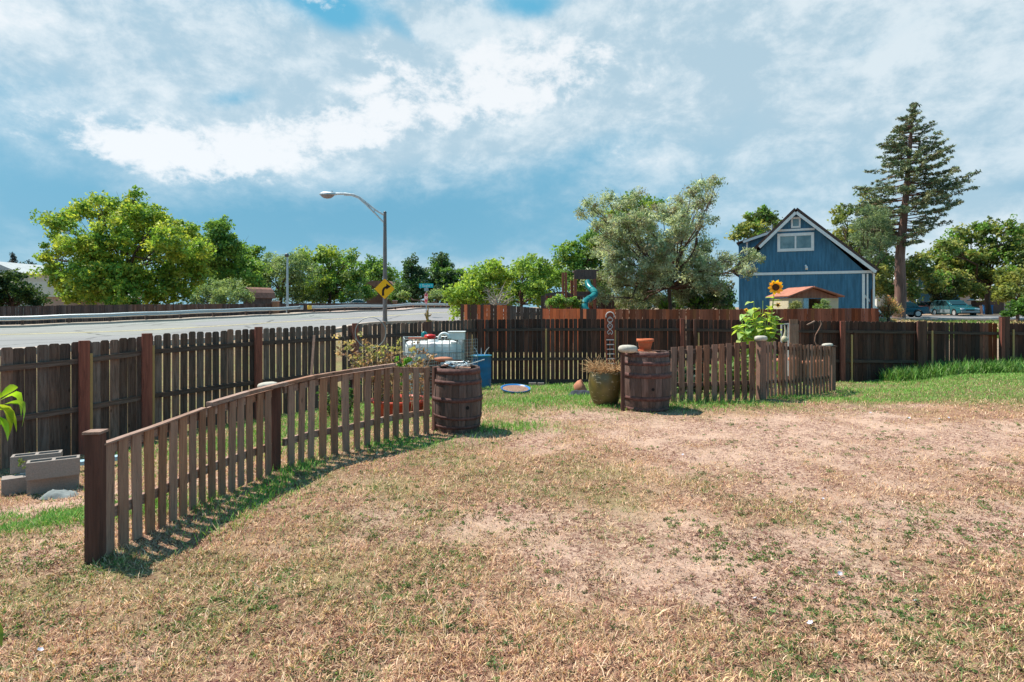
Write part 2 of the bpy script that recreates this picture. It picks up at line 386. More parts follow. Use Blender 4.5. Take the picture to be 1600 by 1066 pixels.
M['yellow'] = plain('yellow paint', (.65, .42, .06), .6)
M['soil'] = plain('soil', (.16, .10, .075), .95, 0, .25, 20, bump=.01)
M['brick'] = plain('brick pillar', (.30, .15, .09), .9, 0, .25, 20)
M['rust'] = plain('rusty iron', (.20, .06, .035), .75, .2, .3, 30)
M['ochre'] = plain('ochre ornament', (.36, .20, .06), .6, .2, .4, 40)
M['ornwhite'] = plain('white scroll ornament', (.55, .52, .50), .6)
M['tyre'] = plain('tyre', (.02, .02, .02), .8)
M['rimm'] = plain('wheel rim', (.5, .5, .5), .35, .5)
M['glass'] = plain('dark car glass', (.012, .03, .035), .08, 0, .05, spec=.6)
M['headlamp'] = plain('headlamp', (.7, .72, .75), .15)
M['cargreen'] = plain('teal green car paint', (.02, .125, .145), .28, .35, .06, 2, coat=.6)
M['cargrey'] = plain('grey car cladding', (.15, .19, .21), .5)
M['carteal'] = plain('dark teal car paint', (.01, .07, .10), .3, .3, .05, 2, coat=.6)
M['carred'] = plain('dark red car paint', (.14, .02, .02), .3, .3, .05, 2, coat=.6)
M['carlight'] = plain('pale car paint', (.55, .60, .62), .3, .2, .05, 2, coat=.5)
M['roofshingle'] = plain('dark shingle roof', (.075, .05, .045), .9, 0, .3, 6)
M['roofred'] = plain('reddish brown shingle roof', (.26, .13, .10), .9, 0, .2, 3)
M['roofpale'] = plain('pale shingle roof', (.40, .42, .43), .9, 0, .12, 3)
M['rooforange'] = plain('orange cedar playhouse roof', (.38, .15, .10), .8, 0, .2, 4)
M['gablewood'] = wood('playhouse gable wood', (.30, .15, .09), (.2, .09, .055), (.22, .10, .06), grain=8, var=.2)
M['cream'] = plain('cream siding', (.50, .45, .32), .8, 0, .08, 3)
M['housepink'] = plain('pinkish stucco', (.46, .32, .27), .9, 0, .06, 2)
M['housewhite'] = plain('off white siding', (.62, .60, .55), .8, 0, .06, 2)
M['housebrown'] = plain('brown siding', (.15, .085, .07), .8, 0, .15, 2)
M['paleblue'] = plain('pale blue panel', (.30, .45, .55), .6)
M['pane'] = plain('window pane', (.12, .22, .26), .06, 0, .25, 1.2, c2=(.2, .3, .33), spec=.8)
M['flower'] = plain('bindweed petals', (.50, .50, .60), .6)
M['petal'] = plain('sunflower petals', (.85, .38, .01), .6, 0, .2, 30)
M['seed'] = plain('sunflower centre', (.10, .035, .012), .9, 0, .4, 60, bump=.01)
M['straw'] = plain('straw', (.50, .31, .16), .85, 0, .35, 30)
M['rubber'] = plain('grey rubber', (.12, .12, .12), .7)

def siding(name, c, pitch=.2):
    """grooved vertical plywood siding"""
    m, q, b = mat(name); v = oc(q); x, y, z = q.xyz(v)
    fr = q.m('FRACT', q.m('DIVIDE', q.m('ADD', x, y), pitch))
    gr = q.m('LESS_THAN', fr, .09)
    n = q.noise(q.vm('MULTIPLY', v, (3, 3, .5)), 1.5, 5, .6)
    cc = q.mix(q.rng(n, .3, .7), tuple(k*.74 for k in c), tuple(k*1.2 for k in c))
    cc = q.mix(sc2(q, gr, .45), cc, tuple(k*.45 for k in c))
    q.l.new(cc, b.inputs['Base Color']); b.inputs['Roughness'].default_value = .75
    bumpn(q, b, q.m('SUBTRACT', 1.0, gr), .02, .6)
    return m
def sc2(q, v, k): return q.m('MULTIPLY', v, k)
M['bluesiding'] = siding('blue grooved siding', (.055, .17, .28))
M['bluesiding2'] = siding('far blue siding', (.05, .14, .21), .4)

def glaze():
    m, q, b = mat('green brown glaze'); v = oc(q); x, y, z = q.xyz(v)
    n = q.noise(v, 4, 5, .6); c = q.mix(q.rng(n, .3, .7), (.19, .135, .035), (.095, .075, .03))
    c = q.mix(q.rng(z, .0, .2, 1, 0), c, (.085, .06, .03))
    st = q.noise(q.vm('MULTIPLY', v, (5, 5, 14)), 1.6, 2, .5, 1.2)
    c = q.mix(q.rng(st, .645, .66), c, (.42, .33, .20))
    q.l.new(c, b.inputs['Base Color']); b.inputs['Roughness'].default_value = .28; b.inputs['Specular IOR Level'].default_value = .6
    return m
M['glaze'] = glaze()

def asphalt(name, c, seam=False):
    m, q, b = mat(name); v = oc(q)
    n = q.noise(v, 40, 5, .7); n2_ = q.noise(v, .25, 4, .6)
    cc = q.mix(q.rng(n, .3, .7), tuple(k*.88 for k in c), tuple(k*1.1 for k in c))
    cc = q.mix(q.rng(n2_, .45, .7, 0, .35), cc, tuple(k*.7 for k in c))
    wv = q.vm('ADD', q.vm('MULTIPLY', v, (1, 1, 0)), q.noise(v, .5, 4, .6, 0, True)); ck = q.voro(wv, .16, 'DISTANCE_TO_EDGE')
    cc = q.mix(q.rng(ck, .004, .02, .7, 0), cc, tuple(k*.28 for k in c))
    pt = q.voro(q.vm('MULTIPLY', v, (1, 1, 0)), .09, 'F1', 'Color'); cc = q.mix(.10, cc, pt, 'MULTIPLY')
    q.l.new(cc, b.inputs['Base Color']); b.inputs['Roughness'].default_value = .85
    bumpn(q, b, n, .004, .5); return m
M['road'] = asphalt('sun bleached asphalt', (.235, .23, .225))
M['street'] = asphalt('street asphalt', (.22, .22, .235))
M['walk'] = asphalt('pavement concrete', (.50, .38, .31))

def groundmat():
    m, q, b = mat('yard soil'); v = oc(q)
    a = q.n.new('ShaderNodeAttribute'); a.attribute_name = 'tint'
    n = q.noise(v, 9, 8, .68, .3); f = q.noise(v, 55, 5, .7); lit = q.noise(v, 26, 6, .75, 1.0); big = q.noise(v, 1.3, 5, .6)
    c = a.outputs['Color']
    c = q.mix(q.rng(n, .3, .7), q.mix(.28, c, (.10, .06, .05)), c)
    c = q.mix(q.rng(f, .35, .65, .25, 0), c, (.08, .05, .04))
    c = q.mix(q.m('MULTIPLY', q.rng(lit, .46, .57, 0, .9), q.rng(big, .38, .56)), c, (.15, .062, .05))
    c = q.mix(q.rng(lit, .36, .26, 0, .6), c, (.52, .38, .22))
    q.l.new(c, b.inputs['Base Color']); b.inputs['Roughness'].default_value = .95; b.inputs['Specular IOR Level'].default_value = .1
    hgt = q.m('ADD', q.m('ADD', n, q.m('MULTIPLY', f, .5)), q.m('MULTIPLY', lit, .6))
    bumpn(q, b, hgt, .035, .8)
    return m
M['ground'] = groundmat()
# ---------------------------------------------------------------- ground sheet
def axis(lo, hi, fine_lo, fine_hi, step, growth=1.13):
    a = list(np.arange(fine_lo, fine_hi+step/2, step)); s = step
    q = a[-1]
    while q < hi: s = min(s*growth, 160); q += s; a.append(q)
    s = step; q = a[0]; pre = []
    while q > lo: s = min(s*growth, 160); q -= s; pre.append(q)
    return np.array(pre[::-1]+a)
gx = axis(-1600, 1600, -8, 11, .07, 1.06); gy = axis(-300, 2400, 2.2, 12, .07, 1.05)
GX, GY = np.meshgrid(gx, gy)
def green(x, y):
    """how green the grass is, 0 straw .. 1 lush"""
    n = vnoise(x, y, 1.4, 3); n_f = vnoise(x, y, 4.0, 5)
    v = .0+.85*np.clip((y-8.4)/2.6, 0, 1)
    v += .30*np.exp(-((x-.7)**2/3.5+(y-8.6)**2/1.6))
    v += .40*np.clip((x-7)/4, 0, 1)*np.clip((y-8.2)/2, 0, 1)
    v += .32*np.exp(-((x+.4)**2/7+(y-6.0)**2/4.0))
    v += .22*np.exp(-((x+3.2)**2/3+(y-3.4)**2/2.2))
    v += .30*np.exp(-((x-2.4)**2/1.2+(y-3.6)**2/1.1))
    v += .75*np.exp(-((x+4.1)**2/.9+(y-4.9)**2/.12))
    v -= .55*np.exp(-((x-4.2)**2/9+(y-7.4)**2/3.0))
    v -= .75*np.exp(-((x+4.4)**2/1.6+(y-5.75)**2/.45))
    v += (n-.5)*1.1+(n_f-.5)*.6
    v += 1.0*np.exp(-((y-17.0)**2/.6))*(x > 10.5)
    return np.clip(v, 0, 1)
def bare(x, y):
    """how bare the soil is, 0 covered .. 1 bare"""
    n = vnoise(x, y, 1.1, 21); n2_ = vnoise(x, y, 3.3, 22)
    v = .16+.62*np.exp(-((x-4.3)**2/10+(y-7.3)**2/3.4))+.45*np.exp(-((x-2.2)**2/3+(y-8.0)**2/1.0))
    v += .45*np.exp(-((x-2.0)**2/1.5+(y-4.2)**2/.5))+.22*np.exp(-((x-.6)**2/2.5+(y-3.6)**2/1.2))
    v += .95*np.exp(-((x+4.5)**2/1.8+(y-5.75)**2/.30))+.5*np.exp(-((x+2.8)**2/.25+(y-3.9)**2/.12))
    v += .3*np.exp(-((x-1.3)**2/1.5+(y-9.0)**2/.5))
    v += .25*np.exp(-((x-4)**2/2+(y-4.6)**2/1))
    v += (n-.5)*1.15+(n2_-.5)*.55
    v = (v-.38)*1.8+.38
    v -= .8*np.clip((y-9.8)/2, 0, 1)
    return np.clip(v, 0, 1)
near = (np.abs(GX) < 14) & (GY > 1) & (GY < 18)
gz = G(GX, GY)
gz = gz+near*((vnoise(GX, GY, 2.2, 31)-.5)*.05+(vnoise(GX, GY, 8, 32)-.5)*.022)
gr, ba = green(GX, GY), bare(GX, GY)
soil_c = np.array([.66, .44, .335]); thatch = np.array([.46, .28, .18]); grn = np.array([.16, .22, .06]); far_c = np.array([.38, .29, .20])
ct = thatch*(1-ba[..., None])+soil_c*ba[..., None]
gm = (gr*(1-ba*.7)*.75)[..., None]; ct = ct*(1-gm)+grn*gm
ff = np.clip((np.hypot(GX, GY-8)-16)/6, 0, 1)[..., None]; ct = ct*(1-ff)+far_c*ff
ny, nx = GX.shape
V = np.stack([GX, GY, gz], -1).reshape(-1, 3)
ii = np.arange(ny*nx).reshape(ny, nx)
Fq = np.stack([ii[:-1, :-1], ii[:-1, 1:], ii[1:, 1:], ii[1:, :-1]], -1).reshape(-1, 4)
ground = tag(npmesh('ground', V, 4, Fq, M['ground'], col=ct.reshape(-1, 3), smooth=True), kind='structure')

def gn(x, y):
    """height of the modelled ground including its small bumps"""
    x = np.asarray(x, float); y = np.asarray(y, float)
    nr = (np.abs(x) < 14) & (y > 1) & (y < 18)
    return G(x, y)+nr*((vnoise(x, y, 2.2, 31)-.5)*.05+(vnoise(x, y, 8, 32)-.5)*.022)

# ---------------------------------------------------------------- road, kerb, pavement
def poly_s(pts, t):
    pts = np.array(pts, float); L = np.r_[0, np.cumsum(np.hypot(*np.diff(pts, axis=0).T))]
    # Catmull-Rom through the points, t in 0..1 by length
    s = np.asarray(t)*L[-1]; i = np.clip(np.searchsorted(L, s, side='right')-1, 0, len(pts)-2)
    u = ((s-L[i])/(L[i+1]-L[i]))[:, None]
    p0 = pts[np.maximum(i-1, 0)]; p1 = pts[i]; p2 = pts[i+1]; p3 = pts[np.minimum(i+2, len(pts)-1)]
    return .5*((2*p1)+(-p0+p2)*u+(2*p0-5*p1+4*p2-p3)*u**2+(-p0+3*p1-3*p2+p3)*u**3)
FAR = [(-75, 24), (-50, 33), (-32, 39), (-20, 50), (-11, 76), (-2, 110), (14, 150)]
NEAR = [(-60, 4), (-38, 10), (-17, 20), (-8.2, 33), (-4.0, 42), (4, 64), (24, 120)]
def strip(name, A, B, na, nb, lift, material, kind='structure'):
    t = np.linspace(0, 1, na); a = poly_s(A, t); b = poly_s(B, t); s = np.linspace(0, 1, nb)[None, :, None]
    q = a[:, None]*(1-s)+b[:, None]*s
    z = G(q[..., 0], q[..., 1])+lift
    V_ = np.concatenate([q, z[..., None]], -1).reshape(-1, 3); i_ = np.arange(na*nb).reshape(na, nb)
    F_ = np.stack([i_[:-1, :-1], i_[1:, :-1], i_[1:, 1:], i_[:-1, 1:]], -1).reshape(-1, 4)
    me_flip = F_[:, ::-1]
    v0, v1, v2 = V_[me_flip[0][0]], V_[me_flip[0][1]], V_[me_flip[0][2]]
    if np.cross(v1-v0, v2-v0)[2] < 0: me_flip = F_
    return tag(npmesh(name, V_, 4, me_flip, material, smooth=True), kind=kind)
def offset(pts, d, n=60):
    t = np.linspace(0, 1, n); p = poly_s(pts, t); dd = np.gradient(p, axis=0); dd /= np.hypot(*dd.T)[:, None]
    return p+np.stack([-dd[:, 1], dd[:, 0]], 1)*d
strip('road', NEAR, FAR, 220, 60, .06, M['road'])
def solid_strip(name, pts, w0, w1, top, material, n=240):
    """kerb or pavement with thickness following a line between two offsets"""
    t = np.linspace(0, 1, n); a = offset(pts, w0, n); b = offset(pts, w1, n)
    zb = G(a[:, 0], a[:, 1]); zc = G(b[:, 0], b[:, 1]); mb = MB()
    vs = []
    for k in range(n):
        vs += [(a[k, 0], a[k, 1], zb[k]-.15), (a[k, 0], a[k, 1], zb[k]+top), (b[k, 0], b[k, 1], zc[k]+top), (b[k, 0], b[k, 1], zc[k]-.15)]
    fs = []
    for k in range(n-1):
        for j in range(3): fs.append((4*k+j, 4*k+j+1, 4*k+j+5, 4*k+j+4))
    mb.add(vs, fs); o = mb.build(name, material); tag(o, kind='structure'); return o
solid_strip('kerb', FAR, 0, .3, .20, M['kerbstone'])
solid_strip('pavement', FAR, .302, 1.9, .195, M['walk'])
solid_strip('kerb', NEAR, -.3, 0, .20, M['kerbstone'])
# painted lane lines: a pale yellow pair and a white edge line
def lane(frac, width, material):
    t = np.linspace(0, 1, 160); a = poly_s(NEAR, t); b = poly_s(FAR, t); q = a*(1-frac)+b*frac
    dd = np.gradient(q, axis=0); dd /= np.hypot(*dd.T)[:, None]; nn = np.stack([-dd[:, 1], dd[:, 0]], 1)
    V_ = []
    for k in range(160):
        for s_ in (-1, 1):
            p = q[k]+nn[k]*s_*width/2; V_.append((p[0], p[1], g(p[0], p[1])+.068))
    mb = MB(); mb.add(V_, [(2*k, 2*k+1, 2*k+3, 2*k+2)[::-1] for k in range(159)]); return tag(mb.build('lane_marking', material), kind='structure')
M['lineyellow'] = plain('worn yellow line', (.55, .47, .26), .8, 0, .2, 2); M['linewhite'] = plain('worn white line', (.6, .6, .58), .8, 0, .2, 2)
lane(.52, .14, M['lineyellow']); lane(.535, .14, M['lineyellow']); lane(.90, .12, M['linewhite'])
# the neighbours' street at the right
SA = [(21, 50), (30, 45.5), (40, 41), (60, 35)]; SB = [(20.5, 60), (32, 56.5), (46, 53), (70, 50)]
strip('street', SA, SB, 60, 20, .06, M['street'])
solid_strip('kerb', SB, 0, .25, .16, M['kerbstone'], 80)
solid_strip('pavement', SB, .252, 1.8, .155, M['walk'], 80)
solid_strip('kerb', SA, -.25, 0, .16, M['kerbstone'], 80)
# ---------------------------------------------------------------- fences
def board(mb, x, y, d, z0, z1, w_, t, ear=.025, lean=0., flat=False, bow=0.):
    """one upright board; (x, y) its centre, d the unit direction along the fence"""
    n = (-d[1], d[0])
    o = [(-w_/2, z0), (w_/2, z0), (w_/2, z1-ear), (w_/2-ear*.5, z1-ear*.35), (w_/2-ear, z1), (-w_/2+ear, z1), (-w_/2+ear*.5, z1-ear*.35), (-w_/2, z1-ear)] if not flat else [(-w_/2, z0), (w_/2, z0), (w_/2, z1), (-w_/2, z1)]
    k = len(o); vs = []
    for off in (-t/2, t/2):
        for s_, z in o:
            u = s_+lean*(z-z0); q = off+bow*(z-z0)
            vs.append((x+d[0]*u+n[0]*q, y+d[1]*u+n[1]*q, z))
    mb.add(vs, [tuple(range(k)), tuple(range(2*k-1, k-1, -1))]+[(i, i+k, (i+1) % k+k, (i+1) % k) for i in range(k)])
def panel(parent, name, A, B, zt, pitch, w_, material, base=None, t=.018, ear=.025, off=0., wob=.006, label=None, skip=(), flat=False, ztj=.006, low=-.02):
    """row of boards from A to B (plan), tops zt=(zA, zB); base=None follows the ground"""
    A = Vector(A); B = Vector(B); L = (B-A).length; d = (B-A)/L; n = (-d.y, d.x)
    cnt = max(1, int(round(L/pitch))); mb = MB()
    for i in range(cnt):
        if i in skip: continue
        s_ = (i+.5)/cnt; p = A+(B-A)*s_
        x = p.x+n[0]*off+rnd.uniform(-wob, wob)*d.x; y = p.y+n[1]*off+rnd.uniform(-wob, wob)*d.y
        z1 = zt[0]*(1-s_)+zt[1]*s_+rnd.uniform(-ztj, ztj)
        z0 = (g(x, y)+low) if base is None else base[0]*(1-s_)+base[1]*s_
        board(mb, x, y, d, z0, z1, w_*L/cnt/pitch+rnd.uniform(-wob, wob)*.7, t, ear, rnd.uniform(-.004, .004), flat, rnd.uniform(-.004, .004))
    o = mb.build(name, material, parent)
    if label: o['label'] = label
    return o
def rail(parent, A, B, za, zb, material, off=0, w_=.038, h_=.085, name='rail', label=None):
    A = Vector(A); B = Vector(B); d = (B-A).normalized(); n = Vector((-d.y, d.x))
    a = A+n*off; b = B+n*off; L = (B-A).length
    me = MB(); me.box((0, 0, 0), (L, w_, h_)); o = me.build(name, material, parent, local=True)
    org = ORG[parent]; mid = (a+b)/2
    o.location = Vector((mid.x, mid.y, (za+zb)/2))-org
    o.rotation_euler = (0, -math.atan2(zb-za, L), math.atan2(d.y, d.x))
    if label: o['label'] = label
    return o
def post(parent, x, y, z0, z1, wx, wy, ang, material, name='post', label=None, slope=0):
    me = MB(); h = z1-z0; a, b = wx/2, wy/2
    vs = [(-a, -b, 0), (a, -b, 0), (a, b, 0), (-a, b, 0), (-a, -b, h), (a, -b, h), (a, b, h-slope), (-a, b, h-slope)]
    me.add(vs, [(0,3,2,1),(4,5,6,7),(0,1,5,4),(1,2,6,5),(2,3,7,6),(3,0,4,7)])
    o = me.build(name, material, parent, local=True, bevel=.004)
    o.location = Vector((x, y, z0))-(ORG[parent] if parent else Vector((0, 0, 0))); o.rotation_euler = (0, 0, ang)
    if label: o['label'] = label
    return o

# --- left yard fence: from beyond the left edge to the corner
def lf(px):
    h = 191-.1213*px; Y = 1738/h*1.0; return (X(px, Y), Y)
def lf_top(px):        # image row of the fence top
    return np.interp(px, [-260, 0, 130, 228, 402, 553, 668, 750], [566, 545, 535.5, 524, 513.5, 507.5, 503, 499.5])
dvec = (Vector(lf(750))-Vector(lf(0))).normalized()
def lf_z(px): return Z(lf_top(px), lf(px)[1])
fl = thing('yard_fence', 'grey weathered six foot board fence with red brown posts, left of yard along the road', 'fence', (lf(300)[0], lf(300)[1], g(*lf(300))))
lp = [-260, -60, 130, 228, 402, 553, 668, 748]
angL = math.atan2(dvec.y, dvec.x)
for i in range(len(lp)-1):
    a, b = lp[i], lp[i+1]; A, B = lf(a), lf(b); za, zb = lf_z(a), lf_z(b)
    tight = i < 3
    sk = (13,) if (i == 4) else ()
    panel(fl, 'board_panel', A, B, (za, zb), .142, (.1375 if tight else .116), M['fence'], off=.055, wob=.006 if tight else .005, skip=sk, ztj=.018)
    for dz_, hh in ((.30, .085), (1.08, .085)):
        rail(fl, A, B, za-dz_, zb-dz_, M['rail'] if i < 3 else M['raildark'], off=.022, h_=hh)
for px, wd in ((130, .15), (228, .16), (402, .15), (553, .15), (668, .16)):
    x, y = lf(px); n = (dvec.y*.05, -dvec.x*.05)
    post(fl, x+n[0], y+n[1], g(x, y)-.05, lf_z(px)+.035, wd, .05, angL, M['post'])
    if px < 300:
        u = .5*wd+.03
        post(fl, x+dvec.x*u+n[0]*.3, y+dvec.y*u+n[1]*.3, g(x, y)-.05, lf_z(px)-.18, .045, .03, angL, M['steel_yellow'], 'steel_post')
# --- back fence, straight across
fb = thing('yard_fence', 'dark brown board fence across the back, from tank corner to right edge', 'fence', (7, 17.3, -.6))
YB = 17.35
bp = [750, 853, 953, 1065, 1180, 1315, 1438, 1565, 1700, 1850]
bt = [499.5, 498.5, 498.5, 499, 500.5, 502, 503, 505, 506, 507]
def bz(px): return Z(np.interp(px, bp, bt), YB)
for i in range(len(bp)-1):
    a, b = bp[i], bp[i+1]; za, zb = bz(a), bz(b)
    A, B = (X(a, YB), YB), (X(b, YB), YB)
    if i < 2: panel(fb, 'board_panel', A, B, (za, zb), .128, .110, M['fence_back'], off=.055, ear=.022)
    elif i < 4:
        panel(fb, 'board_panel', A, B, (za, zb), .128, .114, M['fence_back'], off=.055, ear=.022)
    elif i == 6:
        q = (X(1533, YB), YB)
        panel(fb, 'board_panel', A, q, (za, bz(1533)), .128, .116, M['fence_right'], off=.055)
        panel(fb, 'board_panel', q, (X(1560, YB), YB), (bz(1533), bz(1560)), .11, .105, M['newboard'], off=.055, label='newer red cedar boards')
    else: panel(fb, 'board_panel', A, B, (za, zb), .128, (.1235 if i != 7 else .119), M['fence_right'], off=.055, wob=.004)
    for dz_ in (.30, 1.14):
        rail(fb, A, B, za-dz_, zb-dz_, M['raildark'], off=.022, h_=.08)
    if i < 3: rail(fb, A, B, g(*A)+.06, g(*B)+.06, M['raildark'], off=.03, w_=.03, h_=.14, name='kickboard')
for px, wd, top, mt in ((750, .14, 500, 'postdark'), (1065, .11, 499, 'post'), (1085, .07, 500, 'postdark'), (1315, .13, 503, 'post'), (1438, .24, 503, 'postdark'), (1567, .27, 496, 'postdark'), (1700, .2, 500, 'postdark')):
    x = X(px, YB); post(fb, x, YB-.05, g(x, YB)-.05, Z(top, YB-.05)+.02, wd, .07, 0, M[mt])
    if px == 1567: post(fb, x-.085, YB-.105, g(x, YB)-.05, Z(top, YB-.05)-.01, .10, .038, 0, M['post'])
for px, top in ((853, 514), (960, 516), (1090, 520), (1328, 523), (1453, 517), (1579, 515)):
    x = X(px, YB); post(fb, x, YB-.10, g(x, YB)-.05, Z(top, YB-.1), .045, .03, 0, M['steel_yellow'], 'steel_post')
# --- the neighbour's fence behind it
YN = 26.0
nf = thing('neighbour_fence', 'orange and brown patched cedar fence in front of the neighbouring garden', 'fence', (X(1000, YN), YN, g(X(1000, YN), YN)))
zones = [(720, 797, 475.5, 477.5, 'patchfence', None), (797, 848, 477.5, 482.5, 'greyfence', 'grey section of the fence'), (848, 906, 482.5, 482.5, 'orange', 'bright orange boards'),
         (906, 932, 483, 483, 'patchfence', None), (932, 962, 483, 483, 'orange', 'orange boards behind the carved post'), (962, 1145, 483.5, 483.5, 'brownfence', None),
         (1145, 1320, 483.5, 482, 'brownfence', None), (1320, 1345, 482, 482, 'orange', 'single redder board section'), (1345, 1373, 482, 482, 'brownfence', None)]
for a, b, ta, tb, mt, lb in zones:
    mt_ = M['newboard'] if (a == 1320) else M[mt]
    panel(nf, 'board_panel', (X(a, YN), YN), (X(b, YN), YN), (Z(ta, YN), Z(tb, YN)), .145, .141, mt_, ear=.012, wob=.003, label=lb, ztj=.008)
for a, b, ta, tb in ((720, 848, 477, 482.5), (848, 1373, 482.7, 483)):
    for dz_ in (.25, 1.1): rail(nf, (X(a, YN), YN), (X(b, YN), YN), Z(ta, YN)-dz_, Z(tb, YN)-dz_, M['brownfence'], off=.04)
for px in (721, 797, 848, 960, 1060, 1160, 1260, 1372):
    x = X(px, YN); post(nf, x, YN+.10, g(x, YN)-.1, Z(483, YN)+(.12 if px < 800 else .0), .09, .09, 0, M['brownfence'])
# returns of that fence running back beside the road and the lawn
for px, y1, tt, nm in ((719, 40, 475, 'greyfence'), (1374, 33, 482, 'brownfence')):
    pass
# --- far fences behind the road
farline = [(-160, 479.5, 41), (0, 479, 44), (95, 477.5, 46), (200, 476, 48.5), (350, 475, 54), (431, 474.5, 59), (500, 474, 64), (617, 473.5, 80), (720, 473, 98), (800, 472.5, 115)]
fmats = ['greyfence', 'greyfence', 'greyfence', 'farbrown', 'greyfence', 'greyfence', 'greyfence', 'farbrown', 'greyfence']
ff_ = thing('roadside_fence', 'long grey brown board fence on the far side of the road, below the trees', 'fence', (X(350, 54), 54, g(X(350, 54), 54)))
for i in range(len(farline)-1):
    (a, ta, Ya), (b, tb, Yb) = farline[i], farline[i+1]
    panel(ff_, 'board_panel', (X(a, Ya), Ya), (X(b, Yb), Yb), (Z(ta, Ya), Z(tb, Yb)), .15, .146, M[fmats[i]], ear=.012, wob=.004, ztj=.02)
    post(ff_, X(a, Ya), Ya-.08, g(X(a, Ya), Ya)-.1, Z(ta, Ya)+.02, .1, .1, 0, M['greyfence'])
for k, (px, tt, Y_) in enumerate(((431, 470, 58.6), (617, 469.3, 79.5))):
    x = X(px, Y_); z0 = g(x, Y_)-.1; z1 = Z(tt, Y_)
    t = thing('brick_pillar', ['square brick pillar in the roadside fence beside the thin grey pole', 'small brick pillar in the roadside fence beside the amber curve sign'][k], 'pillar', (x, Y_, z0), 'brick pillars in the roadside fence')
    mb = MB(); mb.box((x, Y_, (z0+z1)/2-.06), (.5, .5, z1-z0-.12)); mb.build('shaft', M['brick'], t)
    mb = MB(); mb.box((x, Y_, z1-.06), (.62, .62, .12)); mb.build('cap', M['walk'], t)

# --- picket fences
def picket_run(parent, pts, cnt, w_, material, zt, off=0, t=.02, h_low=.0, jit=.004, first=0):
    """pts: plan polyline; zt: heights of the tops at the points"""
    pts = [Vector(p) for p in pts]; L = [0]
    for a, b in zip(pts, pts[1:]): L.append(L[-1]+(b-a).length)
    mb = MB()
    for i in range(cnt):
        s_ = (i+.5)/cnt*L[-1]; k = max(j for j in range(len(L)-1) if L[j] <= s_)
        u = (s_-L[k])/(L[k+1]-L[k]); p = pts[k]*(1-u)+pts[k+1]*u; d = (pts[k+1]-pts[k]).normalized()
        z1 = zt[k]*(1-u)+zt[k+1]*u+rnd.uniform(-jit, jit); n = (-d.y, d.x)
        x, y = p.x+n[0]*off, p.y+n[1]*off
        board(mb, x, y, d, g(x, y)+h_low+rnd.uniform(-.01, .012), z1, w_+rnd.uniform(-.006, .006), t, lean=rnd.uniform(-.018, .018), flat=True, bow=rnd.uniform(-.012, .012))
    return mb.build('picket_row', material, parent)
def prail(parent, pts, zs, material, off, w_=.035, h_=.07, name='rail'):
    pts = [Vector(p) for p in pts]; mb = MB()
    for k in range(len(pts)-1):
        d = (pts[k+1]-pts[k]).normalized(); n = Vector((-d.y, d.x))*off
        a, b = pts[k]+n, pts[k+1]+n
        mb.bar((a.x, a.y, zs[k]), (b.x, b.y, zs[k+1]), w_, h_)
    return mb.build(name, material, parent)
pk = thing('picket_fence', 'low raw wood picket fence running from the square end post to left barrel', 'fence', (-2.5, 5.2, 0))
S1 = [(-2.62, 3.88), (-2.56, 4.35), (-2.51, 4.98), (-2.40, 5.50), (-2.30, 5.84)]; H1 = [.712, .735, .765, .79, .805]
S2 = [(-2.24, 6.02), (-2.10, 6.40), (-1.80, 6.78), (-1.42, 7.34), (-1.03, 7.72)]; H2 = [.815, .835, .86, .875, .835]
picket_run(pk, S1, 16, .084, M['picket'], H1, t=.012, jit=.0015)
picket_run(pk, S2, 14, .088, M['picket'], H2, t=.015, jit=.0015)
for S_, H_ in ((S1, H1), (S2, H2)):
    prail(pk, S_, [g(*p)+.27 for p in S_], M['picket_rail'], .026)
    prail(pk, S_, [h-.036 for h in H_], M['picket_rail'], .026)
prail(pk, S1[:3], [h+.008 for h in H1[:3]], M['picket_rail'], .010, .050, .012, 'cap_rail')
prail(pk, [(-2.50, 5.02)]+S1[3:]+S2[:4], [.797]+[h+.032 for h in H1[3:]]+[h+.030 for h in H2[:4]], M['picket_rail'], .0, .060, .034, 'cap_rail')
post(pk, -2.645, 3.86, g(-2.6, 3.9)-.05, .80, .088, .088, R(8), M['postdark'], label='square end post nearest the camera')
mb = MB(); mb.box((-2.645, 3.86, .808), (.105, .105, .016), rz=R(8)); mb.build('post_cap', M['picket_rail'], pk)
post(pk, -2.325, 5.98, g(-2.3, 5.9)-.05, .83, .088, .088, R(30), M['postdark'])
post(pk, -.98, 7.86, g(-1, 7.7)-.05, .83, .088, .088, R(30), M['postdark'])
mb = MB(); mb.bar(P(398, 612, 5.75), P(597, 572, 7.55), .045, .03); tag(mb.build('loose_batten', M['picket_rail'], org=P(500, 590, 6.6)), 'thin grey batten lying loose along the top of the left picket fence', 'batten')

pr = thing('picket_fence', 'low grey brown picket fence right of the barrel with terracotta pot, turning a corner', 'fence', (X(1190, 10.5), 10.5, 0))
T1 = [(X(1046, 10.15), 10.15), (X(1100, 10.25), 10.25), (X(1181, 10.5), 10.5)]; K1 = [Z(543, 10.15), Z(540, 10.25), Z(532.5, 10.5)]
T2 = [(X(1196, 10.6), 10.6), (X(1245, 11.5), 11.5), (X(1299, 12.6), 12.6)]; K2 = [Z(533, 10.6), Z(538, 11.5), Z(541.5, 12.6)]
picket_run(pr, T1, 11, .098, M['picket_back'], K1, jit=.006)
picket_run(pr, T2, 19, .082, M['picket_back'], K2, jit=.012)
for S_, H_ in ((T1, K1), (T2, K2)):
    prail(pr, S_, [g(*p)+.30 for p in S_], M['raildark'], .03)
    prail(pr, S_, [h-.09 for h in H_], M['raildark'], .03)
x, y = X(1189, 10.52), 10.52
post(pr, x, y, g(x, y)-.05, Z(532, y), .12, .12, R(20), M['picket_back'])
x2, y2 = X(1300, 12.7), 12.7
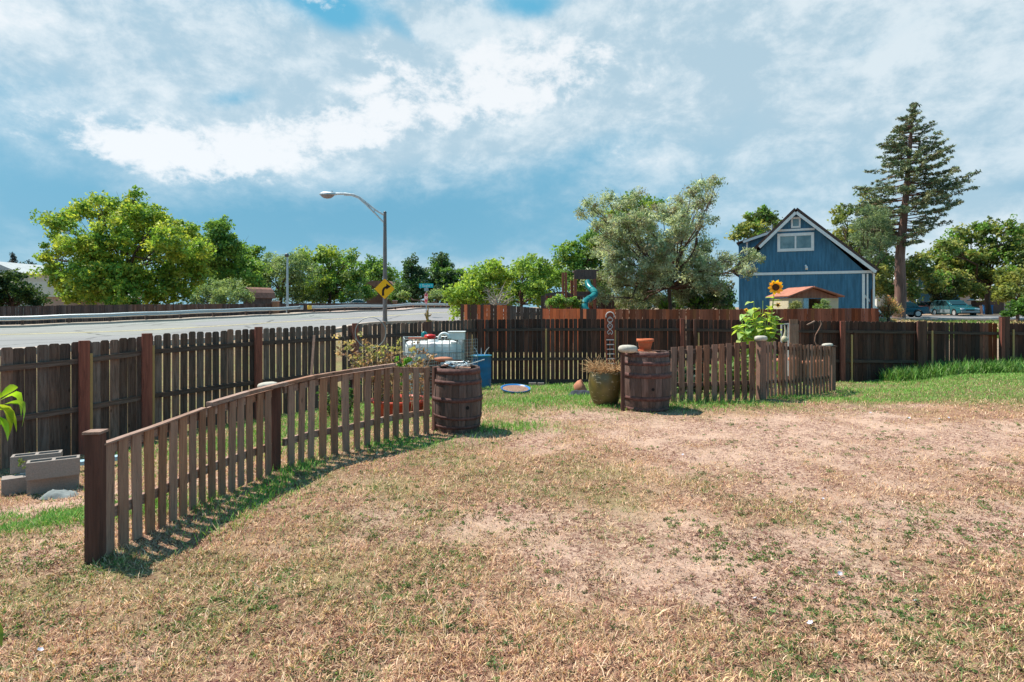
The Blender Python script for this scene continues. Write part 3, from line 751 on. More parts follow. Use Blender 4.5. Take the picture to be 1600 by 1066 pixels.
post(pr, x2, y2, g(x2, y2)-.05, Z(542, y2), .10, .10, R(20), M['picket_back'])
mb = MB(); mb.box((x2-.08, y2, Z(541, y2)), (.30, .14, .022), rz=0); mb.build('post_cap', M['raildark'], pr)
x3, y3 = X(973, 9.35), 9.35
sp = thing('stub_post', 'thin brown post with a round flat stone on top beside the glazed pot', 'post', (x3, y3, g(x3, y3)))
post(sp, x3, y3, g(x3, y3)-.05, Z(549, y3), .055, .055, 0, M['postdark'])

# flat stones on the posts
def stone(px, py, Y_, wpx, hpx, label, lift=0):
    mb = MB(); prof = []; a = m_px(wpx/2, Y_); h = m_px(hpx, Y_)
    for k in range(9):
        t = math.pi*k/8; prof.append((max(.001, a*math.sin(t)**.7*(1+.05*math.sin(3*t))), h/2*(1-math.cos(t))))
    mb.lathe(prof, n=22, sy=.75)
    o = mb.build('flat_stone', M['stone'], local=True); o.location = (X(px, Y_), Y_, Z(py, Y_)+lift); o.rotation_euler = (R(rnd.uniform(-4, 4)), R(rnd.uniform(-4, 4)), rnd.uniform(0, .4))
    tag(o, label, 'stone', 'flat stones set on the fence posts')
stone(419, 609, 5.98, 33, 12, 'whitish flat stone on the middle post of the left picket fence')
stone(981, 552, 9.35, 32, 13, 'tan round flat stone on the thin post above the glazed pot')
stone(1189, 533.5, 10.52, 22, 9, 'pale grey stone on the corner post of the right picket fence')
stone(1293, 542.5, 12.7, 19, 6, 'small white stone on the flat cap of the farthest picket post')
# ---------------------------------------------------------------- foliage
def leafcloud(C, Rr, per, size, tints, aspect=.6, flat=.75, up=.35, seed=1, diamond=True, droop=0.):
    """C (n,3) clump centres, Rr (n,) radii, per leaves in a clump; returns V, F, colours"""
    r_ = np.random.default_rng(seed); C = np.asarray(C, float); n = len(C); N = n*per
    dirs = r_.normal(size=(N, 3)); dirs /= np.linalg.norm(dirs, axis=1)[:, None]
    rad = np.repeat(Rr, per)*r_.random(N)**.45
    pos = np.repeat(C, per, 0)+dirs*rad[:, None]*np.array([1, 1, flat])
    nrm = dirs*.6+r_.normal(size=(N, 3))*.75+np.array([0, 0, up]); nrm /= np.linalg.norm(nrm, axis=1)[:, None]
    a = r_.normal(size=(N, 3)); a[:, 2] -= droop; u = np.cross(nrm, a); u /= np.linalg.norm(u, axis=1)[:, None]; v = np.cross(nrm, u)
    if droop: u, v = v, u
    L = (size*(.65+.7*r_.random(N)))[:, None]; W = L*aspect
    V_ = np.stack([pos-u*L/2, pos-v*W/2+u*L*.08, pos+u*L/2-nrm*L*.12, pos+v*W/2+u*L*.08], 1).reshape(-1, 3)
    F_ = np.arange(N*4).reshape(N, 4)
    t = np.asarray(tints)
    ci = r_.integers(0, len(t), n); ck = (.82+.36*r_.random(n))[:, None]
    col = np.repeat(np.repeat(t[ci]*ck, per, 0)*(.85+.3*r_.random((N, 1))), 4, 0)
    return V_, F_, col
class Tree:
    def __init__(s, name, label, cat, px, Y, group=None, base=None):
        x = X(px, Y); z = g(x, Y) if base is None else base
        s.t = thing(name, label, cat, (x, Y, z), group); s.x, s.y, s.z = x, Y, z; s.Y = Y; s.parts = []; s.tb = MB()
    def cloud(s, *a, **k): s.parts.append(leafcloud(*a, **k))
    def finish(s, leafm='leaf', bark='bark', crown='crown', trunk='trunk'):
        if s.parts:
            off = 0; Vs, Fs, Cs = [], [], []
            for V_, F_, c in s.parts: Vs.append(V_); Fs.append(F_+off); Cs.append(c); off += len(V_)
            npmesh(crown, np.concatenate(Vs), 4, np.concatenate(Fs), M[leafm], s.t, (s.x, s.y, s.z), np.concatenate(Cs))
        if s.tb.v: s.tb.build(trunk, M[bark], s.t)
        return s.t
def wob_path(a, b, n, amp, rr):
    a = Vector(a); b = Vector(b); L = (b-a).length
    return [a+(b-a)*(i/n)+Vector([rr.uniform(-1, 1)*amp*L*math.sin(math.pi*i/n) for _ in range(3)]) for i in range(n+1)]
def broadleaf(name, label, cat, px, Y, blobs, tints, leafpx=4.6, clump=11, per=46, layers=4.4, trunk=None, group=None, seed=1, aspect=.6, up=.35,
              bark='bark', depth=.8, limbs=True, tr=2.8, droop=0., twigs=0):
    """blobs: (px, py, radius px) lobes of the crown as they are spread, each at its own depth"""
    rr = random.Random(seed); r_ = np.random.default_rng(seed); T = Tree(name, label, cat, px, Y, group); k = Y/F; cph = 1/math.hypot(1, (px-800)/F)**.5
    W = max(b[0]+b[2] for b in blobs)-min(b[0]-b[2] for b in blobs)
    C = []; RR = []; cen = []
    fork = Vector((T.x, T.y, T.z+.35*(Z(min(b[1] for b in blobs), Y)-T.z)))
    for bx, by, br in blobs:
        dy = rr.uniform(-1, 1)*depth*W*k*.32
        c = P(bx, by, Y+dy); R_ = br*(Y+dy)/F*cph; cen.append((c, R_))
        n = max(2, int(layers*1.25*(br/clump)**2))
        d = r_.normal(size=(n, 3)); d /= np.linalg.norm(d, axis=1)[:, None]
        q = d*(R_*r_.random(n)**.4)[:, None]*np.array([1, 1, .85])+np.array(c)
        q = q[q[:, 2] > T.z+.1] if len(q) else q
        C.append(q); RR.append(np.full(len(q), clump*k)*(.55+.9*r_.random(len(q))))
    C = np.concatenate(C); RR = np.concatenate(RR)
    T.cloud(C, RR, per, leafpx*k, tints, aspect=aspect, up=up, seed=seed+5, droop=droop)
    # loose sprays that break the outline
    n = max(3, len(C)//4); sel = r_.integers(0, len(C), n)
    cc = np.mean(C, axis=0); o_ = C[sel]-cc; C2 = C[sel]+o_/np.linalg.norm(o_, axis=1)[:, None]*clump*k*1.2*r_.random((n, 1))
    T.cloud(C2, np.full(n, clump*k*.55), max(5, per//4), leafpx*k, tints, aspect=aspect, seed=seed+9)
    t0 = tr*k
    if limbs:
        T.tb.tube(wob_path((T.x, T.y, T.z-.2), fork, 4, .04, rr), [t0*1.25, t0, t0*.92, t0*.86, t0*.8], 9)
        for c, R_ in cen:
            pth = wob_path(fork, c, 5, .07, rr); T.tb.tube(pth, [t0*.6, t0*.48, t0*.38, t0*.28, t0*.18, t0*.08], 6)
            for _ in range(3):
                e = c+Vector([rr.uniform(-1, 1) for _ in range(3)])*R_*.9
                T.tb.tube(wob_path(pth[3], e, 3, .08, rr), [t0*.2, t0*.14, t0*.08, t0*.03], 4)
    for _ in range(twigs):
        c, R_ = rr.choice(cen); d = Vector([rr.uniform(-1, 1), rr.uniform(-1, .3), rr.uniform(-.3, 1)]).normalized()
        a_ = c+d*R_*rr.uniform(.1, .6); b_ = c+d*R_*rr.uniform(1.0, 1.45)
        T.tb.tube(wob_path(a_, b_, 4, .12, rr), [.02*k*2, .016*k*2, .012*k*2, .008*k*2, .004*k*2] if k < .02 else [.5*k, .42*k, .34*k, .26*k, .15*k], 4)
    t = T.finish(bark=bark)
    return t
YG = [(.34, .43, .07), (.24, .37, .06), (.46, .50, .08), (.18, .31, .06)]       # sunny yellow green
MG = [(.17, .31, .06), (.11, .22, .055), (.24, .37, .08)]                         # mid green
DG = [(.07, .13, .065), (.10, .17, .07), (.055, .10, .055)]                        # dark green
WG = [(.27, .36, .16), (.19, .28, .13), (.35, .43, .20)]                            # grey willow green
SG = [(.46, .52, .38), (.33, .40, .26), (.56, .61, .46), (.22, .29, .16), (.30, .27, .20)]           # silver olive
OG = [(.24, .28, .08), (.17, .22, .07), (.37, .37, .11), (.12, .18, .065)]         # olive autumn green

broadleaf('maple_tree', 'big sunny yellow green tree with spreading crown, left of road', 'tree', 190, 66,
 [(95, 350, 22), (92, 385, 26), (85, 425, 24), (110, 455, 24), (130, 335, 24), (128, 385, 34), (135, 435, 36), (165, 325, 22), (172, 370, 36), (178, 430, 40), (205, 318, 20), (215, 335, 24), (220, 385, 40),
  (228, 440, 38), (250, 340, 24), (262, 380, 36), (275, 430, 36), (290, 365, 26), (300, 400, 30), (312, 425, 20), (310, 385, 16), (150, 312, 12), (212, 308, 12), (72, 342, 10), (66, 400, 12), (190, 460, 30), (250, 462, 26), (150, 460, 24), (110, 462, 16), (290, 455, 22), (320, 405, 12), (240, 360, 26), (150, 400, 34), (200, 350, 28)],
 YG, leafpx=5.2, clump=12, per=44, layers=4.6, seed=3, tr=4)
broadleaf('ash_tree', 'dark green rounded tree just right of the big yellow green tree', 'tree', 345, 84,
 [(330, 372, 26), (345, 358, 20), (350, 400, 34), (325, 400, 26), (368, 385, 22), (362, 430, 30), (335, 440, 30), (378, 410, 16), (400, 420, 14), (395, 440, 18)], MG, leafpx=4.4, clump=10, seed=4)
broadleaf('poplar_tree', 'bright green small tree behind the curved shed roof', 'tree', 392, 90,
 [(392, 395, 14), (402, 388, 9), (390, 425, 20), (378, 445, 22), (405, 440, 18)], YG[:2]+MG, leafpx=4.2, clump=9, seed=5)
broadleaf('pale_shrub', 'pale feathery green shrub left of the curved shed, above the roadside fence', 'shrub', 348, 59,
 [(320, 462, 16), (340, 450, 18), (362, 446, 16), (382, 460, 14), (350, 466, 20), (310, 470, 10)], WG+[(.22, .28, .08)], leafpx=4, clump=8, per=50, aspect=.35, seed=6)
broadleaf('juniper_bush', 'dark green juniper bushes at left edge above the far fence', 'shrub', 20, 52,
 [(-30, 440, 26), (0, 438, 22), (10, 462, 24), (32, 452, 18), (48, 465, 18), (60, 472, 12), (-20, 465, 24), (26, 433, 12)], [(.05, .095, .03), (.08, .13, .035), (.035, .065, .03)], leafpx=4.4, clump=9, seed=7)
broadleaf('willow_tree', 'grey green willow behind the thin street pole', 'tree', 440, 92,
 [(408, 425, 22), (425, 410, 18), (440, 420, 26), (450, 450, 30), (415, 455, 26), (470, 425, 26), (480, 455, 30), (460, 402, 12)], WG, leafpx=4.6, clump=10, per=50, aspect=.3, seed=8, droop=.8)
broadleaf('cottonwood_tree', 'bright green topped tree between the thin pole and amber sign', 'tree', 515, 98,
 [(480, 410, 18), (500, 400, 16), (515, 395, 14), (520, 415, 24), (545, 405, 14), (550, 425, 20), (530, 445, 30), (500, 440, 28), (560, 448, 18), (470, 398, 10), (548, 462, 18), (485, 460, 18), (510, 462, 20), (575, 462, 12)], MG+WG[:1]+YG[:1], leafpx=4.4, clump=10, seed=9)
broadleaf('elm_tree', 'small round green tree behind street lamp pole above brown roofed house', 'tree', 585, 120,
 [(572, 418, 12), (585, 412, 13), (600, 418, 14), (590, 430, 18), (570, 432, 14), (610, 432, 12)], MG, leafpx=3.8, clump=8, seed=10)
broadleaf('linden_tree', 'dark conical tree between the amber sign and street name sign', 'tree', 644, 104,
 [(644, 408, 8), (642, 418, 14), (640, 435, 22), (650, 452, 26), (628, 455, 20), (655, 430, 14), (620, 466, 14)], DG+MG[:1], leafpx=3.8, clump=8.5, seed=11)
broadleaf('linden_tree', 'dark rounded tree directly behind the street name sign', 'tree', 692, 106,
 [(690, 403, 10), (692, 415, 18), (682, 432, 22), (706, 432, 22), (695, 452, 30), (715, 455, 16), (675, 455, 18)], DG+MG[:1], leafpx=3.8, clump=8.5, seed=12)
broadleaf('flowering_shrub', 'small light green shrub behind the stop sign', 'shrub', 683, 95,
 [(680, 462, 9), (690, 460, 8), (672, 468, 7), (630, 462, 9)], WG+YG[:1], leafpx=3.4, clump=6, seed=13)
broadleaf('lilac_bush', 'sunny green bush overhanging left end of the orange fence', 'shrub', 735, 31,
 [(715, 462, 18), (730, 445, 18), (712, 485, 10), (745, 430, 18), (750, 455, 26), (770, 425, 20), (775, 450, 26), (795, 430, 16), (722, 470, 16), (765, 412, 10), (735, 485, 14)], [(.30, .43, .08), (.20, .33, .06), (.42, .52, .10)], leafpx=5, clump=11, seed=14, twigs=10)
broadleaf('plum_tree', 'mid green bushy tree behind the patchy orange fence', 'tree', 815, 36,
 [(800, 430, 20), (815, 415, 16), (835, 430, 20), (850, 418, 18), (812, 455, 26), (842, 455, 26), (870, 440, 20), (790, 462, 20), (860, 468, 18), (830, 405, 9)], [(.26, .40, .08), (.17, .29, .06), (.36, .48, .11)], leafpx=4.8, clump=10.5, seed=15, twigs=14)
broadleaf('maple_tree', 'tall green tree behind the shaded wooden play tower', 'tree', 905, 52,
 [(880, 400, 16), (895, 392, 16), (905, 410, 22), (925, 385, 22), (940, 370, 20), (880, 425, 22), (900, 440, 24), (930, 415, 30), (960, 350, 26), (990, 330, 22), (1015, 318, 18), (985, 315, 14), (860, 430, 16), (935, 445, 24)], MG+YG[:1], leafpx=4.8, clump=11, seed=16)
broadleaf('russian_olive_tree', 'large silvery olive tree left of blue house, bare twigs at upper right', 'tree', 1045, 31,
 [(922, 318, 14), (908, 335, 10), (935, 330, 16), (950, 312, 15), (975, 318, 18), (998, 305, 10), (950, 350, 24), (980, 350, 28), (1010, 345, 26), (1035, 335, 24), (1060, 322, 20), (1080, 300, 16), (1100, 290, 14), (1118, 285, 10), (1090, 320, 18),
  (940, 385, 24), (965, 400, 30), (1000, 390, 32), (1040, 380, 30), (1075, 365, 24), (1085, 395, 24), (1100, 345, 14), (925, 430, 20), (950, 445, 28), (985, 440, 32), (1025, 430, 30), (1060, 430, 26), (960, 470, 22), (1000, 470, 22), (935, 465, 16), (1115, 415, 16),
  (1150, 410, 16), (1172, 398, 14), (1185, 405, 9), (1170, 425, 12), (1130, 425, 14), (1055, 455, 18), (1000, 360, 34), (1030, 400, 34), (970, 425, 28), (1060, 350, 22), (1045, 410, 30), (1085, 430, 24), (1020, 455, 26), (975, 370, 28), (1100, 385, 18), (1075, 455, 26), (1105, 440, 24), (1125, 450, 16), (1000, 455, 26), (1130, 405, 14), (1090, 410, 22), (1060, 335, 18), (1108, 312, 12)],
 SG, leafpx=4.6, clump=10, per=52, layers=4.0, aspect=.32, seed=17, bark='bark', tr=3.4, twigs=90, depth=.7)
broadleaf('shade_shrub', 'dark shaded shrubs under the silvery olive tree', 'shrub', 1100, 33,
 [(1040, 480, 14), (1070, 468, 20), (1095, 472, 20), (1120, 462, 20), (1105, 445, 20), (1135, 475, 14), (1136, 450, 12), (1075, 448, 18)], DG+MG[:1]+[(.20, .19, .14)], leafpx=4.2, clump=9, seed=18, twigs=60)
broadleaf('cottonwood_tree', 'round green tree rising behind left side of blue house roof', 'tree', 1185, 70,
 [(1190, 335, 15), (1175, 345, 15), (1205, 340, 12), (1160, 360, 14), (1185, 362, 20), (1215, 355, 12), (1150, 368, 8), (1200, 380, 20)], OG+MG[:1], leafpx=4.6, clump=9, seed=19)
broadleaf('oak_tree', 'yellowing tree between blue house roof and the tall spruce', 'tree', 1345, 62,
 [(1318, 330, 15), (1312, 345, 10), (1300, 372, 14), (1325, 370, 22), (1350, 355, 22), (1345, 390, 28), (1320, 395, 20), (1365, 330, 24), (1372, 370, 26), (1360, 425, 28), (1380, 415, 26), (1375, 450, 22), (1350, 300, 8), (1390, 450, 18), (1420, 425, 22), (1440, 410, 22), (1335, 420, 16), (1425, 455, 16)], OG, leafpx=4.8, clump=10.5, seed=20)
broadleaf('oak_tree', 'wide dark olive tree above the parked green wagon', 'tree', 1545, 66,
 [(1480, 385, 18), (1500, 370, 18), (1525, 365, 18), (1550, 358, 16), (1575, 362, 18), (1595, 368, 16), (1480, 415, 24), (1510, 400, 28), (1545, 395, 28), (1580, 395, 26), (1465, 440, 20), (1495, 440, 24), (1530, 430, 28), (1570, 430, 22), (1545, 455, 20), (1515, 455, 18), (1620, 390, 26), (1610, 420, 20), (1462, 400, 16)], OG+MG[:1], leafpx=5, clump=11, seed=21, tr=4)
broadleaf('maple_tree', 'lower yellow green tree at right edge, in front of dark olive tree', 'tree', 1592, 58,
 [(1575, 438, 14), (1590, 430, 12), (1580, 455, 16), (1600, 450, 18), (1568, 462, 10), (1612, 465, 16)], [(.26, .29, .07), (.17, .21, .06), (.34, .34, .09)], leafpx=5, clump=9, seed=22)
broadleaf('olive_shrub', 'dull green shrub standing left of the parked green wagon', 'shrub', 1468, 64,
 [(1458, 450, 12), (1470, 440, 14), (1465, 465, 14), (1480, 460, 12), (1488, 445, 12)], [(.10, .12, .045), (.07, .09, .035)], leafpx=4, clump=8, seed=23)
broadleaf('leafy_shrub', 'bright green shrub at right edge beyond the yard fence', 'shrub', 1590, 42,
 [(1590, 482, 14), (1602, 472, 14), (1575, 490, 8), (1615, 485, 14)], [(.12, .24, .04), (.08, .17, .035)], leafpx=4.6, clump=8, seed=24)
broadleaf('backdrop_hedge', 'dark green hedge closing the gap below the silvery olive tree', 'hedge', 1010, 46,
 [(850, 470, 12), (872, 474, 12), (895, 470, 13), (940, 470, 14), (960, 474, 14), (985, 470, 14), (1010, 474, 14), (1035, 470, 15), (1060, 470, 15), (1085, 466, 16), (1110, 468, 16), (1135, 470, 15)], DG+MG[:1], leafpx=4, clump=8, seed=60)
broadleaf('garden_bush', 'small green bush behind the orange boards, left of teal slide', 'shrub', 872, 27.6,
 [(862, 474, 8), (872, 468, 9), (882, 474, 8), (893, 470, 9), (903, 476, 7)], MG+WG[:1], leafpx=4, clump=6, seed=61, tr=1)
tdb = Tree('dead_branches', 'pale bare dead branches in front of sunny green bush behind orange fence', 'branches', 775, 29.5)
rdb = random.Random(5)
for q_ in range(16):
    a_ = P(775+rdb.uniform(-5, 5), 478, 29.5); b_ = P(775+rdb.choice((-1, 1))*rdb.uniform(8, 30), rdb.uniform(438, 470), 29.5+rdb.uniform(-.6, .6)); pp_ = wob_path(a_, b_, 5, .12, rdb)
    tdb.tb.tube(pp_, [.035, .03, .025, .02, .014, .007], 5)
    for z_ in range(3): c_ = pp_[rdb.randint(2, 4)]; tdb.tb.tube(wob_path(c_, c_+Vector((rdb.uniform(-.4, .4), 0, rdb.uniform(-.25, .35))), 2, .1, rdb), [.013, .01, .005], 4)
tdb.tb.tube([Vector((tdb.x, tdb.y, tdb.z-.1)), P(775, 478, 29.5)], [.07, .05], 7)
tdb.finish(bark='palebark', trunk='branch')
# distant greenery: tops behind the left houses
broadleaf('cypress_tree', 'distant round blue green tree beside the small spruce at far left', 'tree', 42, 115,
 [(36, 420, 9), (44, 418, 10), (50, 426, 8), (40, 430, 12)], [(.03, .06, .045), (.045, .08, .055)], leafpx=3.2, clump=6, seed=25)
broadleaf('distant_hedge', 'low band of green trees along the far road bend', 'hedge', 760, 120,
 [(700, 468, 10), (716, 462, 12), (735, 462, 12), (755, 458, 14), (780, 458, 14), (600, 462, 12), (575, 466, 9), (640, 468, 8), (560, 460, 10)], DG+MG, leafpx=3.4, clump=8, seed=26)
broadleaf('orange_shrub', 'orange tipped ornamental grass clump beside the deck stairs', 'shrub', 1388, 41,
 [(1388, 482, 10), (1380, 488, 8), (1395, 474, 9), (1400, 486, 7), (1386, 470, 7)], [(.65, .34, .18), (.50, .34, .16), (.40, .36, .16)], leafpx=5, clump=7, per=44, aspect=.2, droop=-1.5, seed=27)

# --- conifers
def conifer(name, label, px, Y, path, prof, tints, n=120, tr=6, seed=1, needle=5.0, sag=-.1, group=None, per=13):
    """path: trunk (px, py); prof: (py, left px, right px) reach of the branches"""
    rr = random.Random(seed); T = Tree(name, label, 'tree', px, Y, group); k = Y/F
    ray = Vector((T.x, T.y, 0)).normalized(); perp = Vector((ray.y, -ray.x, 0)); cphi = ray.y
    pts = [P(a, b, Y) for a, b in path]; pts[0].z = T.z-.2
    m_ = len(pts); T.tb.tube(pts, [tr*k*(1-.93*i/(m_-1)) for i in range(m_)], 9)
    ys = [p[0] for p in prof]; C = []; RR = []
    for i in range(n):
        u = (i+rr.random())/n; py = ys[0]+(ys[-1]-ys[0])*u**1.0
        lt = np.interp(py, ys, [p[1] for p in prof]); rt = np.interp(py, ys, [p[2] for p in prof])
        tx = np.interp(py, [q[1] for q in path][::-1], [q[0] for q in path][::-1])
        a = rr.uniform(0, 2*math.pi); ca = math.cos(a); reach = (rt if ca > 0 else lt)*abs(ca)+(lt+rt)/2*abs(math.sin(a)); L = reach*rr.uniform(.60, 1.04)*k*cphi
        s_ = P(tx, py, Y); d = perp*ca+ray*math.sin(a); pth = []; sag_ = sag+rr.uniform(-.12, .12)
        for j in range(6):
            v = j/5; pth.append(s_+d*L*v+Vector((0, 0, L*(sag_*v+.20*v*v*(1 if ca > 0 else .4)))))
        T.tb.tube(pth, [1.0*k*(1-.15*j) for j in range(6)], 4)
        nc = max(2, int(L/k/3.6))
        for j in range(nc):
            v = .28+.74*(j+rr.random())/nc; f_ = v*5; q = min(4, int(f_)); p = pth[q]*(1-(f_-q))+pth[q+1]*(f_-q) if v < 1 else pth[5]
            side = d.cross(Vector((0, 0, 1)))*rr.uniform(-1, 1)*L*.20*(1.15-v)
            C.append(p+side+Vector((0, 0, rr.uniform(-2.2, 2.6)*k))); RR.append(rr.uniform(2.0, 4.4)*k*(1+.3*u))
    T.cloud([tuple(c) for c in C], np.array(RR), per, needle*k, tints, aspect=.26, flat=.55, up=.5, seed=seed)
    return T.finish('needle', 'bark_red')
SP = [(.15, .21, .11), (.20, .25, .13), (.11, .16, .09), (.26, .27, .14)]
conifer('spruce_tree', 'very tall sparse spruce with bare reddish trunk, right of blue house', 1408, 50,
 [(1404, 500), (1407, 460), (1406, 400), (1411, 350), (1416, 300), (1421, 240), (1424, 200), (1428, 161)],
 [(162, 3, 4), (180, 18, 15), (210, 34, 34), (240, 50, 50), (262, 48, 74), (280, 64, 80), (300, 78, 96), (325, 90, 100), (345, 88, 78), (362, 76, 56), (385, 68, 22)], SP, n=185, tr=9.5, seed=31, needle=5.2)
broadleaf('pine_tree', 'soft blue green pine foliage left of the tall spruce trunk', 'tree', 1362, 47,
 [(1362, 335, 18), (1350, 350, 18), (1380, 355, 18), (1348, 375, 20), (1372, 385, 20), (1390, 375, 14), (1360, 400, 16), (1378, 340, 14)],
 [(.19, .27, .16), (.13, .20, .12), (.26, .33, .19)], leafpx=5.5, clump=9, per=44, aspect=.18, layers=2.6, seed=32, tr=1.6)
conifer('fir_tree', 'small distant pointed spruce above the pale roof at far left', 20, 100, [(20, 470), (20, 430), (20, 396)], [(397, 1, 1), (405, 5, 5), (420, 9, 9), (440, 12, 12)], [(.03, .05, .05), (.045, .07, .06)], n=60, tr=1.5, seed=33, needle=3)
# ---------------------------------------------------------------- buildings
def gable_poly(*p): return [tuple(q) for q in p]
YH = 40.0
def H(px, py, d=0): v = P(px, py, YH); return (v.x, v.z)
bh = thing('blue_house', 'dark blue gabled house with white trim behind the yard', 'house', (X(1250, YH), YH, g(X(1250, YH), YH)))
zb = g(X(1250, YH), YH)-.3
mb = MB()
wall = [(X(1152, YH), zb), (X(1345, YH), zb), H(1345, 425), H(1244, 330), H(1152, 425)]
mb.prism(wall, YH, YH+11); mb.build('wall', M['bluesiding'], bh)
mb = MB(); mb.box(((X(1346, YH)+X(1359, YH))/2, YH+3.9, (zb+Z(428, YH))/2), (X(1359, YH)-X(1346, YH), 6.2, Z(428, YH)-zb)); mb.build('side_wall', M['bluesiding'], bh)
# roof planes with an overhang
def slab(mb, a, b, y0, y1, th):
    """roof slab in the (x, z) plane from a to b, extruded y0..y1"""
    d = Vector((b[0]-a[0], b[1]-a[1])).normalized(); n = Vector((-d.y, d.x))
    if n.y < 0: n = -n
    mb.prism([a, b, (b[0]+n.x*th, b[1]+n.y*th), (a[0]+n.x*th, a[1]+n.y*th)], y0, y1)
mb = MB(); slab(mb, H(1243.5, 328), H(1364, 427), YH-.35, YH+11.3, .14); slab(mb, H(1243.5, 328), H(1140, 424), YH-.35, YH+11.3, .14); mb.build('roof', M['roofshingle'], bh)
wt = M['white']
def trim(parent, a, b, w_, Y_=YH, th=.05, off=.0, name='trim', m_=None):
    a = P(a[0], a[1], Y_); b = P(b[0], b[1], Y_); a.y = b.y = Y_-off-th/2
    q = MB(); q.bar(a, b, th, w_, up=(0, 0, 1) if abs(b.x-a.x) > .01 else (1, 0, 0)); return q.build(name, m_ or wt, parent)
tw = .19
trim(bh, (1244, 333), (1361, 428), tw, off=.36, name='barge_board'); trim(bh, (1243.3, 333), (1186, 385), tw, off=.36, name='barge_board')
trim(bh, (1216, 359), (1272.5, 359), .14, off=.003); trim(bh, (1174, 427), (1357, 427), .17, off=.003)
for px, w_ in ((1344.3, .17), (1350, .10), (1359, .12)):
    a = P(px, 430, YH); q = MB(); q.box((a.x, YH-.035, (zb+a.z)/2), (w_, .07, a.z-zb)); q.build('corner_board' if px != 1350 else 'downpipe', wt, bh)
a = P(1361, 426, YH); q = MB(); q.box((a.x-.05, YH+5.3, a.z-.06), (.16, 11, .12)); q.build('gutter', wt, bh)
def window(parent, x0, y0, x1, y1, Y_, fr, div=0, off=.0, sill=True):
    a = P(x0, y0, Y_); b = P(x1, y1, Y_); q = MB(); cx, cz = (a.x+b.x)/2, (a.z+b.z)/2; w_, h_ = b.x-a.x, a.z-b.z
    q.box((cx, Y_-.03-off, a.z-fr/2), (w_, .07, fr)); q.box((cx, Y_-.03-off, b.z+fr/2), (w_, .07, fr))
    for s_ in (-1, 1): q.box((cx+s_*(w_/2-fr/2), Y_-.03-off, cz), (fr, .066, h_-2*fr))
    if div: q.box((cx, Y_-.03-off, cz), (fr*.6, .062, h_-2*fr))
    f_ = q.build('window', wt, parent)
    q = MB(); q.box((cx, Y_-.012-off, cz), (w_-2*fr+.01, .02, h_-2*fr+.01)); q.build('pane', M['pane'], f_)
    return f_
window(bh, 1214.5, 364, 1271.5, 392.5, YH, .19, 1); window(bh, 1236, 339, 1251, 356, YH, .12)
# eyebrow dormer on the left slope
dm = [H(1149, 425), H(1212, 425), H(1222, 352), H(1149, 374.5)]
mb = MB(); mb.prism(dm, YH+1.6, YH+9); mb.build('dormer', M['bluesiding'], bh)
mb = MB(); slab(mb, H(1146, 374.3), H(1228, 348.8), YH+1.3, YH+9.3, .1); mb.build('dormer_roof', M['roofshingle'], bh)
trim(bh, (1146, 375), (1222, 352), .16, Y_=YH+1.3, name='dormer_trim'); trim(bh, (1149.5, 376), (1149.5, 425), .13, Y_=YH+1.6, name='dormer_trim')
for px, t_ in ((1198, 350), (1188, 372)):
    v = P(px, t_+13, YH+.8); q = MB(); q.tube([v, v+Vector((0, 0, .6))], .07, 8); q.build('vent_pipe', M['galv'], bh)
v = P(1260, 420, YH); q = MB(); q.box((v.x, YH-.06, v.z), (.16, .10, .16)); q.tube([v+Vector((0, -.1, .12)), v+Vector((0, -.2, -.02))], .08, 8); q.tube([v+Vector((-.03, -.1, .1)), v+Vector((-.06, -.22, .2))], .06, 8)
q.build('security_lamp', M['white'], bh)
v = P(1143, 470, YH-1.5); q = MB(); q.box((v.x, YH-1.5, (g(v.x, YH)+Z(437, YH))/2), (.35, .1, 2.6)); q.build('gate_post', M['white'], bh)
q = MB(); q.box(((X(1152, YH)+v.x)/2, YH-.6, (g(v.x, YH)+Z(447, YH))/2), (1.0, .06, 2.0)); 
bh.rotation_euler.z = R(-24); bh.scale = (.915, 1, 1)
# deck stairs at the right of the house
st = thing('deck_stairs', 'brown wooden deck with white stair rails at right corner of blue house', 'stairs', (X(1362, 39), 39, g(X(1362, 39), 39)))
q = MB()
for px, t_ in ((1349, 458), (1363, 452)): v = P(px, t_, 39); q.box((v.x, 39, (v.z+g(v.x, 39))/2), (.12, .12, v.z-g(v.x, 39)))
q.build('post', M['stake'], st)
q = MB(); q.bar(P(1349, 460, 39.1), P(1376, 489, 39.1), .05, .12); q.build('handrail', M['white'], st)
q = MB(); q.bar(P(1352, 472, 39.3), P(1373, 492, 39.3), .05, .3); q.bar(P(1348, 459, 39.3), P(1364, 472, 39.3), .04, .08); q.build('stringer', M['roofred'], st)
q = MB()
for i in range(5): v = P(1352+4.5*i, 474+4.6*i, 39.5); q.box((v.x, 39.5, v.z), (.28, .9, .04))
q.build('step', M['brownfence'], st)

